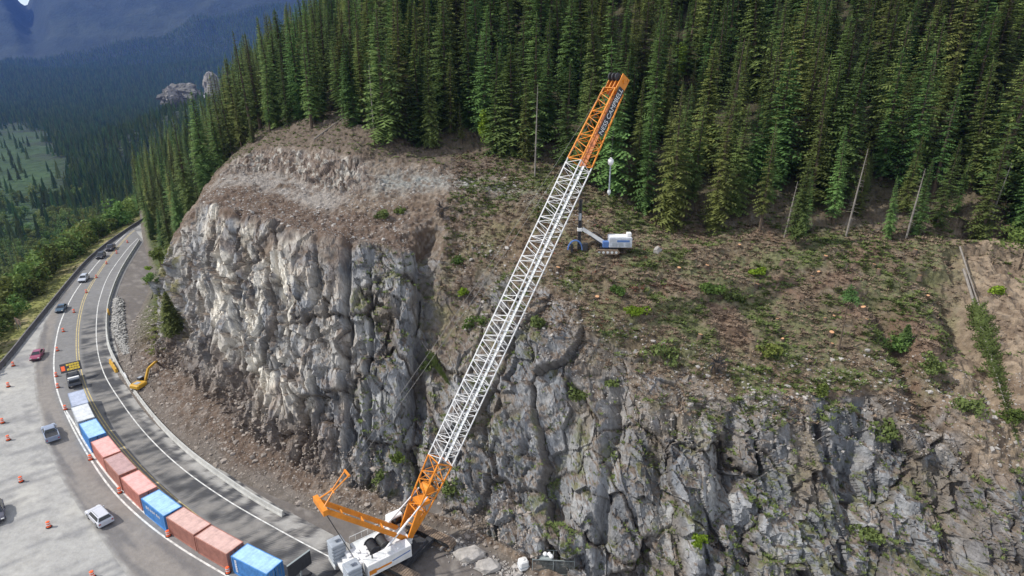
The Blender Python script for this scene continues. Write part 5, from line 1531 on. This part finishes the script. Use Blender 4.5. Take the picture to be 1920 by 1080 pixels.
# standing dead trunks
def snag(u, v, H, lean, label, k):
    p = hill_at(u, v); e = tag(empty('dead_tree', p), label, 'dead tree')
    d = Vector((lean, 0, 1)).normalized()
    mb = MB(); mb.tube(d * -.4, d * H * .5, .17, 7, .12); mb.tube(d * H * .5, d * H, .12, 7, .03); mb.build('trunk', M['deadwood'], e)
    rr = random.Random(k); b = MB()
    for j in range(int(H * 2.6)):
        t = rr.uniform(.2, .97); a = rr.uniform(0, 6.28); L = rr.uniform(.5, 1.8) * (1.1 - t)
        o = d * H * t; b.tube(o, o + Vector((math.cos(a) * L, math.sin(a) * L, -.15 * L)), .03, 4, .008)
    b.build('branches', M['deadwood'], e)
snag(1585, 442, 14, .06, 'leaning pale dead trunk at the forest edge above the cleared slope', 1)
snag(1470, 442, 9, .08, 'thin white dead trunk left of the leaning pale one', 2)
snag(1700, 445, 11, .05, 'grey dead tree with bare branches above the right end of the slope', 3)
snag(1003, 330, 16, .02, 'tall dead grey tree at the forest edge left of the boom head', 4)
snag(1840, 440, 12, .1, 'grey dead trunk at the forest edge near the right picture border', 5)
snag(700, 242, 13, .0, 'bare grey dead conifer on the edge of the brown knoll', 6)
# fallen trees
def fallen(p1, p2, label, k, green=True, r_=.16, w=1.5):
    a, b = hill_at(*p1) + Vector((0, -.5, .4)), hill_at(*p2) + Vector((0, -.5, .5))
    e = tag(empty('fallen_tree', a), label, 'fallen tree')
    d = b - a; L = d.length
    MB().tube((0, 0, 0), d * .55, r_, 7, r_ * .7).tube(d * .55, d, r_ * .7, 7, .03).build('trunk', M['deadwood'], e)
    if green:
        T = conifer_tris(1100 + k, L, w, 1.1, .26, .15); q_ = d.to_track_quat('Z', 'Y').to_matrix()
        V = T @ np.array(q_).T; V[:, 1] -= .2
        link('crown', tri_mesh('crown', V, [M['brush']]), e)
fallen((1800, 505), (1895, 830), 'long fallen green conifer lying down the eroded gully at far right', 1, True, .2, 2.0)
fallen((1795, 470), (1830, 590), 'bare grey log lying head down at the top of the eroded gully', 2, False, .14)
fallen((790, 640), (842, 722), 'thin fallen tree leaning across the grey rock left of the boom', 3, True, .09, .7)
fallen((1400, 905), (1535, 815), 'thin bare log wedged in the dark rock below the cleared slope', 4, False, .09)
fallen((590, 262), (655, 215), 'bare log along the edge of the brown knoll by the left trees', 5, False, .16)
fallen((690, 330), (760, 345), 'pale log lying on the bench soil', 6, False, .12)
# uprooted stumps
for k, (u, v, lab) in enumerate([(828, 398, 'large uprooted stump with black tangled roots at the edge of the bench'), (1335, 688, 'dark uprooted stump lying on the rim of the cleared slope')]):
    p = hill_at(u, v) + Vector((0, -.3, .3)); e = tag(empty('uprooted_stump', p), lab, 'stump')
    MB().tube((0, 0, -.6), (.2, -.6, 1.0), .45, 9, .35).build('stump', M['bark'], e)
    rr = random.Random(k + 5); b = MB()
    for j in range(34):
        a = rr.uniform(0, 6.28); L = rr.uniform(.9, 2.0); o = Vector((.1, -.5, .9)); m_ = o + Vector((math.cos(a) * L * .6, -.2, math.sin(a) * L * .6)); b.tube(o, m_, .07, 5, .04)
        b.tube(m_, m_ + Vector((math.cos(a + .6) * L * .5, -.2, math.sin(a + .6) * L * .5)), .04, 5, .01)
    b.build('roots', M['dark'], e)
# tree stumps with fresh orange tops scattered over the clearing
ST = [(1386, 460), (1465, 490), (1637, 496), (1644, 508), (1532, 510), (1522, 518), (1326, 500), (1273, 503), (1420, 534), (1727, 525), (1120, 557), (1563, 590), (1621, 580), (1622, 600),
      (1458, 598), (1543, 598), (1310, 630), (1470, 636), (1558, 645), (1740, 556), (1560, 625), (1042, 505), (1715, 470), (1545, 480)]
sp = None
for k, (u, v) in enumerate(ST):
    p = hill_at(u, v)
    if sp is None:
        sp = empty('tree_stump', p); MB().lathe([(.40, -.4), (.30, .0), (.25, .38)], 10).build('stump', M['bark'], sp)
        MB().lathe([(.245, .38), (.24, .41), (.02, .415)], 10).build('cut_face', M['cutwood'], sp); o = sp
    else: o = copy_tree(sp)
    o.location = p; f = rng.uniform(.8, 1.35); o.scale = (f, f, f); o.rotation_euler = (R(14), rng.uniform(-.2, .2), rng.uniform(0, 6))
    tag(o, 'freshly cut tree stump with an orange top on the cleared slope', 'tree stump', 'tree stumps on the cleared slope')
o = tag(empty('grey_boulder', hill_at(1232, 470)), 'upright grey boulder right of the drill rig at the forest edge', 'boulder')
o.location.z -= .1
def rock_tris(seed, r_, sq=(1, 1, .8)):
    bm = bmesh.new(); bmesh.ops.create_icosphere(bm, subdivisions=2, radius=1.0)
    V = np.array([v.co[:] for v in bm.verts]); F = np.array([[v.index for v in f.verts] for f in bm.faces]); bm.free()
    off, e_, _ = facets(V * 1.1 + seed * 3.7, 800, 1.0)
    V = V * (1 + .28 * off[:, None]) * np.array(sq) * r_
    return V[F].reshape(-1, 3)
link('rock', tri_mesh('rock', rock_tris(3, 1.0, (.7, .6, 1.1)), [M['stone']]), o)
for k, (u, v, r_, lab) in enumerate([(1000, 1052, .8, 'rounded grey boulder just left of the wire cage at the cliff foot'), (880, 1040, 1.6, 'flat pale rock slab on the verge right of the crane tracks'),
                                     (915, 1062, 1.3, 'second pale slab lower on the verge right of the crane'), (1115, 1062, 1.4, 'large grey boulder to the right of the wire cage')]):
    o = link('boulder', tri_mesh('boulder', rock_tris(10 + k, r_, (1.2, .8, .55)), [M['stone']]), None, at(u, v, .15)); tag(o, lab, 'boulder')
# ---- countless small things: broken rock, brush, twigs
def stuff_tris(name, pts, scales, proto, m, label, cat, k=0):
    """proto meshes (n tris) copied, turned and scaled onto each point, merged in one mesh"""
    r = np.random.default_rng(k); out = []
    for j, pr_ in enumerate(proto):
        sel = np.arange(len(pts)) % len(proto) == j
        P_, s_ = pts[sel], scales[sel]; a = r.uniform(0, 6.28, len(P_)); c_, d_ = np.cos(a), np.sin(a)
        X = pr_[None, :, 0] * c_[:, None] - pr_[None, :, 1] * d_[:, None]; Y = pr_[None, :, 0] * d_[:, None] + pr_[None, :, 1] * c_[:, None]; Z = np.repeat(pr_[None, :, 2], len(P_), 0)
        out.append((np.stack([X, Y, Z], -1) * s_[:, None, None] + P_[:, None, :]).reshape(-1, 3))
    return tag(link(name, tri_mesh(name, np.concatenate(out), [m])), label, cat, kind='stuff')
def pick(n, w, jit=.12):
    w = w.ravel(); i = rng.choice(len(w), n, p=w / w.sum()); P_ = hp[:-1, :-1].reshape(-1, 3)[i].copy()
    return P_ + rng.uniform(-jit, jit, P_.shape) * [1, 1, 0], i
rocks = [rock_tris(20 + k, 1.0, (1, .8, .6))[:] for k in range(3)]
def lowrock(seed):
    bm = bmesh.new(); bmesh.ops.create_icosphere(bm, subdivisions=1, radius=1.0)
    r = np.random.default_rng(seed); V = np.array([v.co[:] for v in bm.verts]); F = np.array([[v.index for v in f.verts] for f in bm.faces]); bm.free()
    V = V * r.uniform(.6, 1.25, (len(V), 1)) * [1, .8, .65]; return V[F].reshape(-1, 3)
LR = [lowrock(k) for k in range(8)]
A3 = np.linalg.norm(np.cross(e1, e2), axis=2)
nzg = HILL['N'].reshape(HILL['nt'], HILL['ns'], 3)[:-1, :-1, 2]
tal = A3 * (Tg > 1.02) * (Tg < 2.15) * (Sg > 5) * (Sg < 11.6) * np.interp(Tg, [1, 1.5, 2.15], [1.0, 1, .5])
P_, i_ = pick(7500, tal); stuff_tris('rubble', P_, np.minimum(rng.pareto(3.0, 7500), 4) * .12 + .09, LR, mat('rusty_stone', (.27, .235, .205), .9, var=.35, vscale=.9), 'broken rock rubble along the foot of the main cliff', 'rubble', 1)
ben = A3 * (((Tg > 3.0) & (Tg < 5.3) & (Sg > 6.6) & (Sg < 10.3)) | ((Tg > 4.8) & (Tg < 5.8) & (Sg > 4.5) & (Sg < 7)) | ((Tg > 2.7) & (Tg < 3.6) & (Sg > .3) & (Sg < 6))) * (nzg > .3)
P_, i_ = pick(9000, ben); stuff_tris('loose_stones', P_, np.minimum(rng.pareto(3.2, 9000), 4) * .10 + .07, LR, M['stone'], 'loose pale stones scattered on the bench and the slope soil', 'stones', 2)
# rubble pile behind the concrete barrier
u_ = rng.uniform(0, 1, 1600); w_ = rng.uniform(0, 1, 1600)
cx = np.interp(u_, [0, .5, 1], [222, 222, 240]) + (w_ - .5) * np.interp(u_, [0, .5, 1], [18, 26, 22]); cy = np.interp(u_, [0, 1], [562, 668])
P_ = np.array([at(a, b)[:] for a, b in zip(cx, cy)]); P_[:, 2] = np.maximum(0, .9 * (1 - (2 * w_ - 1) ** 2) * rng.uniform(.3, 1, 1600))
stuff_tris('rubble_pile', P_, np.minimum(rng.pareto(3, 1600), 3) * .14 + .2, LR, mat('pale_stone', (.34, .33, .31), .9, var=.3, vscale=1), 'pile of pale broken rock behind the concrete barrier', 'rubble', 3)
# verge rubble at the foot of the right-hand cliff
x_ = rng.uniform(-12, 12, 1500); y_ = np.interp(x_, [-12, -6, 3, 12], [66, 61.5, 56, 51.5]) + rng.normal(0, 1.0, 1500)
stuff_tris('verge_stones', np.stack([x_, y_, np.full(1500, .03)], 1), np.minimum(rng.pareto(3, 1500), 4) * .12 + .08, LR, M['stone'], 'stones and gravel along the verge below the right-hand cliff', 'stones', 4)
def tuft(seed, n=14, up=.5):
    r = np.random.default_rng(seed); T = []
    for j in range(n):
        a = r.uniform(0, 6.28); b = r.uniform(0, .6); c_ = np.array([math.cos(a) * b, math.sin(a) * b, 0]); d = np.array([math.cos(a), math.sin(a), r.uniform(.4, 2.0) * up]) * r.uniform(.3, .6)
        s_ = np.array([-math.sin(a), math.cos(a), 0]) * r.uniform(.10, .22); T += [c_ - s_, c_ + s_, c_ + d]
    return np.array(T)
TF = [tuft(k) for k in range(8)]
P3 = hp[:-1, :-1].reshape(-1, 3)
gn = sstep(-.15, .3, fbm(P3 / 5.0, 620, 3)).reshape(Sg.shape)
slp = A3 * (nzg > .35) * np.interp(Sg, [.2, .6, 1.35, 1.6], [.05, .08, .15, 1]) * (Sg < 6.2) * (Tg > 2.85) * (Tg < 7.0)
P_, i_ = pick(5200, slp * (gn ** 1.5 + .03) * np.interp(Tg, [3, 3.6, 6, 7], [.6, 1, 1, .7])); stuff_tris('brush', P_, rng.uniform(.25, .95, 5200), TF, M['brush'], 'low green brush and cut grass over the cleared slope', 'brush', 5)
P_, i_ = pick(8000, slp * (1.1 - gn)); stuff_tris('dry_grass', P_, rng.uniform(.25, .75, 8000), TF, M['twig'], 'dry brown grass and slash over the cleared slope', 'slash', 6)
ledg = A3 * (nzg > .42) * (Tg > 2.0) * (Tg < 3.0) * (Sg > .5) * (Sg < 7.2) * (gn + .15)
P_, i_ = pick(2600, ledg); stuff_tris('ledge_plants', P_, rng.uniform(.2, .7, 2600), TF, M['brush'], 'small plants growing on the ledges of the right-hand cliff', 'plants', 7)
edge = A3 * ((Tg > 5.9) & (Tg < 7.6)) * (Sg < 10.5)
P_, i_ = pick(4200, edge); stuff_tris('forest_floor_brush', P_, rng.uniform(.3, .95, 4200), TF, M['brush'], 'undergrowth along the lower edge of the forest', 'undergrowth', 8)
flk = A3 * (Tg > 1.7) * (Tg < 6) * (Sg > 10.9) * (Sg < 13.8)
P_, i_ = pick(3500, flk); stuff_tris('flank_brush', P_, rng.uniform(.4, 1.3, 3500), TF, M['leaf'], 'green undergrowth on the left flank above the road', 'undergrowth', 9)
xg, yg = rng.uniform(-150, -85, 9000), rng.uniform(80, 215, 9000); o_ = outside(xg, yg); m = (o_ > .8) & (o_ < 12); xg, yg = xg[m], yg[m]
stuff_tris('verge_grass', np.stack([xg, yg, valley_z(xg, yg)], 1), rng.uniform(.25, .7, len(xg)), TF, mat('verge_grass', (.20, .21, .07), .85, var=.3, vscale=1, trans=.2), 'yellow green grass outside the dark barrier', 'grass', 10)
# red brush lines
P_, i_ = pick(260, A3 * (Sg > 3.6) * (Sg < 5.2) * (Tg > 3.2) * (Tg < 5.6) * (sstep(.25, .4, fbm(P3 / np.array([3.0, 1.2, 1.2]), 630, 2)).reshape(Sg.shape)))
stuff_tris('red_slash', P_, rng.uniform(.25, .55, 260), TF, M['redflag'], 'reddish dead branches on the slope around the drill rig', 'slash', 11)

# ------------------------------------------------------------------ far rock cut across the valley
def far_rock(u, v, D, r_, sq, seed, label, m):
    bm = bmesh.new(); bmesh.ops.create_icosphere(bm, subdivisions=5, radius=1.0)
    V = np.array([v_.co[:] for v_ in bm.verts]); F = np.array([[v_.index for v_ in f.verts] for f in bm.faces]); bm.free()
    V = V * (1 + .18 * facets(V * 2.2 + seed, 810, 1.0)[0] + .06 * facets(V * 7 + seed, 820, 1.0)[0])[:, None] * sq * r_
    return tag(link('rock_outcrop', tri_mesh('rock_outcrop', V[F].reshape(-1, 3), [m]), None, at(u, v, D=D)), label, 'rock outcrop')
M['farrock'] = mat('far_rock', (.24, .225, .21), .95, var=.35, vscale=.03)
M['farscree'] = mat('far_scree', (.14, .135, .125), .95, var=.3, vscale=.03)
far_rock(401, 174, 1120, 21, (.75, .7, 1.75), 1.0, 'tall grey rock tower beside the distant road cut, half hidden by conifers', M['farrock'])
far_rock(342, 188, 1180, 36, (1.15, .8, .8), 5.0, 'rounded grey scree knoll left of the distant road cut', M['farscree'])
far_rock(322, 178, 1150, 14, (.8, .8, 1.1), 9.0, 'small pale rock shoulder at the left end of the distant scree knoll', M['farrock'])
far_rock(395, 212, 1100, 20, (1.3, .8, .7), 12.0, 'dark scree slope under the distant road cut', M['farscree'])
pa = [at(u, v, D=D) for u, v, D in ((370, 181, 1185), (388, 179, 1180), (420, 178, 1170), (436, 184, 1150), (420, 190, 1120), (380, 188, 1130))]
mb = MB(); mb.v = [tuple(p) for p in pa] + [tuple(p - Vector((0, 0, 12))) for p in pa]; n = len(pa)
mb.f = [tuple(range(n))] + [(i, (i + 1) % n, n + (i + 1) % n, n + i) for i in range(n)]
tag(mb.build('far_road', mat('far_gravel', (.40, .38, .38), .9, var=.1, vscale=.05)), kind='structure')
for (u, v, D, lab) in ((385, 183, 1150, 'white truck parked on the distant gravel road cut'), (413, 189, 1120, 'white vehicle beside the tall rock tower on the distant road cut')):
    e = tag(empty('white_truck', at(u, v, D=D) + Vector((0, 0, .5))), lab, 'truck')
    MB().box((-1.2, 0, 2.2), (6, 2.6, 2.8), bev=.2).build('box_body', M['white'], e); MB().box((3.0, 0, 1.6), (2.2, 2.4, 2.2), bev=.3).build('cab', M['white'], e)
    w_ = MB()
    for sx in (-3, 2.8):
        for sy in (-1, 1): MB().tube((sx, sy * 1.1, .5), (sx, sy * 1.35, .5), .5, 10).build('wheel', M['tyre'], e)

# ------------------------------------------------------------------ haze
hz = MB().box((-400, 3080, 600), (9000, 6500, 1500))
mh = bpy.data.materials.new('haze_air'); mh.use_nodes = True
n, l = mh.node_tree.nodes, mh.node_tree.links
n.remove(n["Principled BSDF"]); pv = n.new("ShaderNodeVolumePrincipled")
pv.inputs["Color"].default_value = (0.15, 0.33, 1.0, 1); pv.inputs["Density"].default_value = 0.00005; pv.inputs["Anisotropy"].default_value = 0.2
l.new(pv.outputs[0], n["Material Output"].inputs["Volume"])
ho = hz.build('haze', mh); tag(ho, 'thin blue haze lying over the valley', 'haze', kind='stuff')
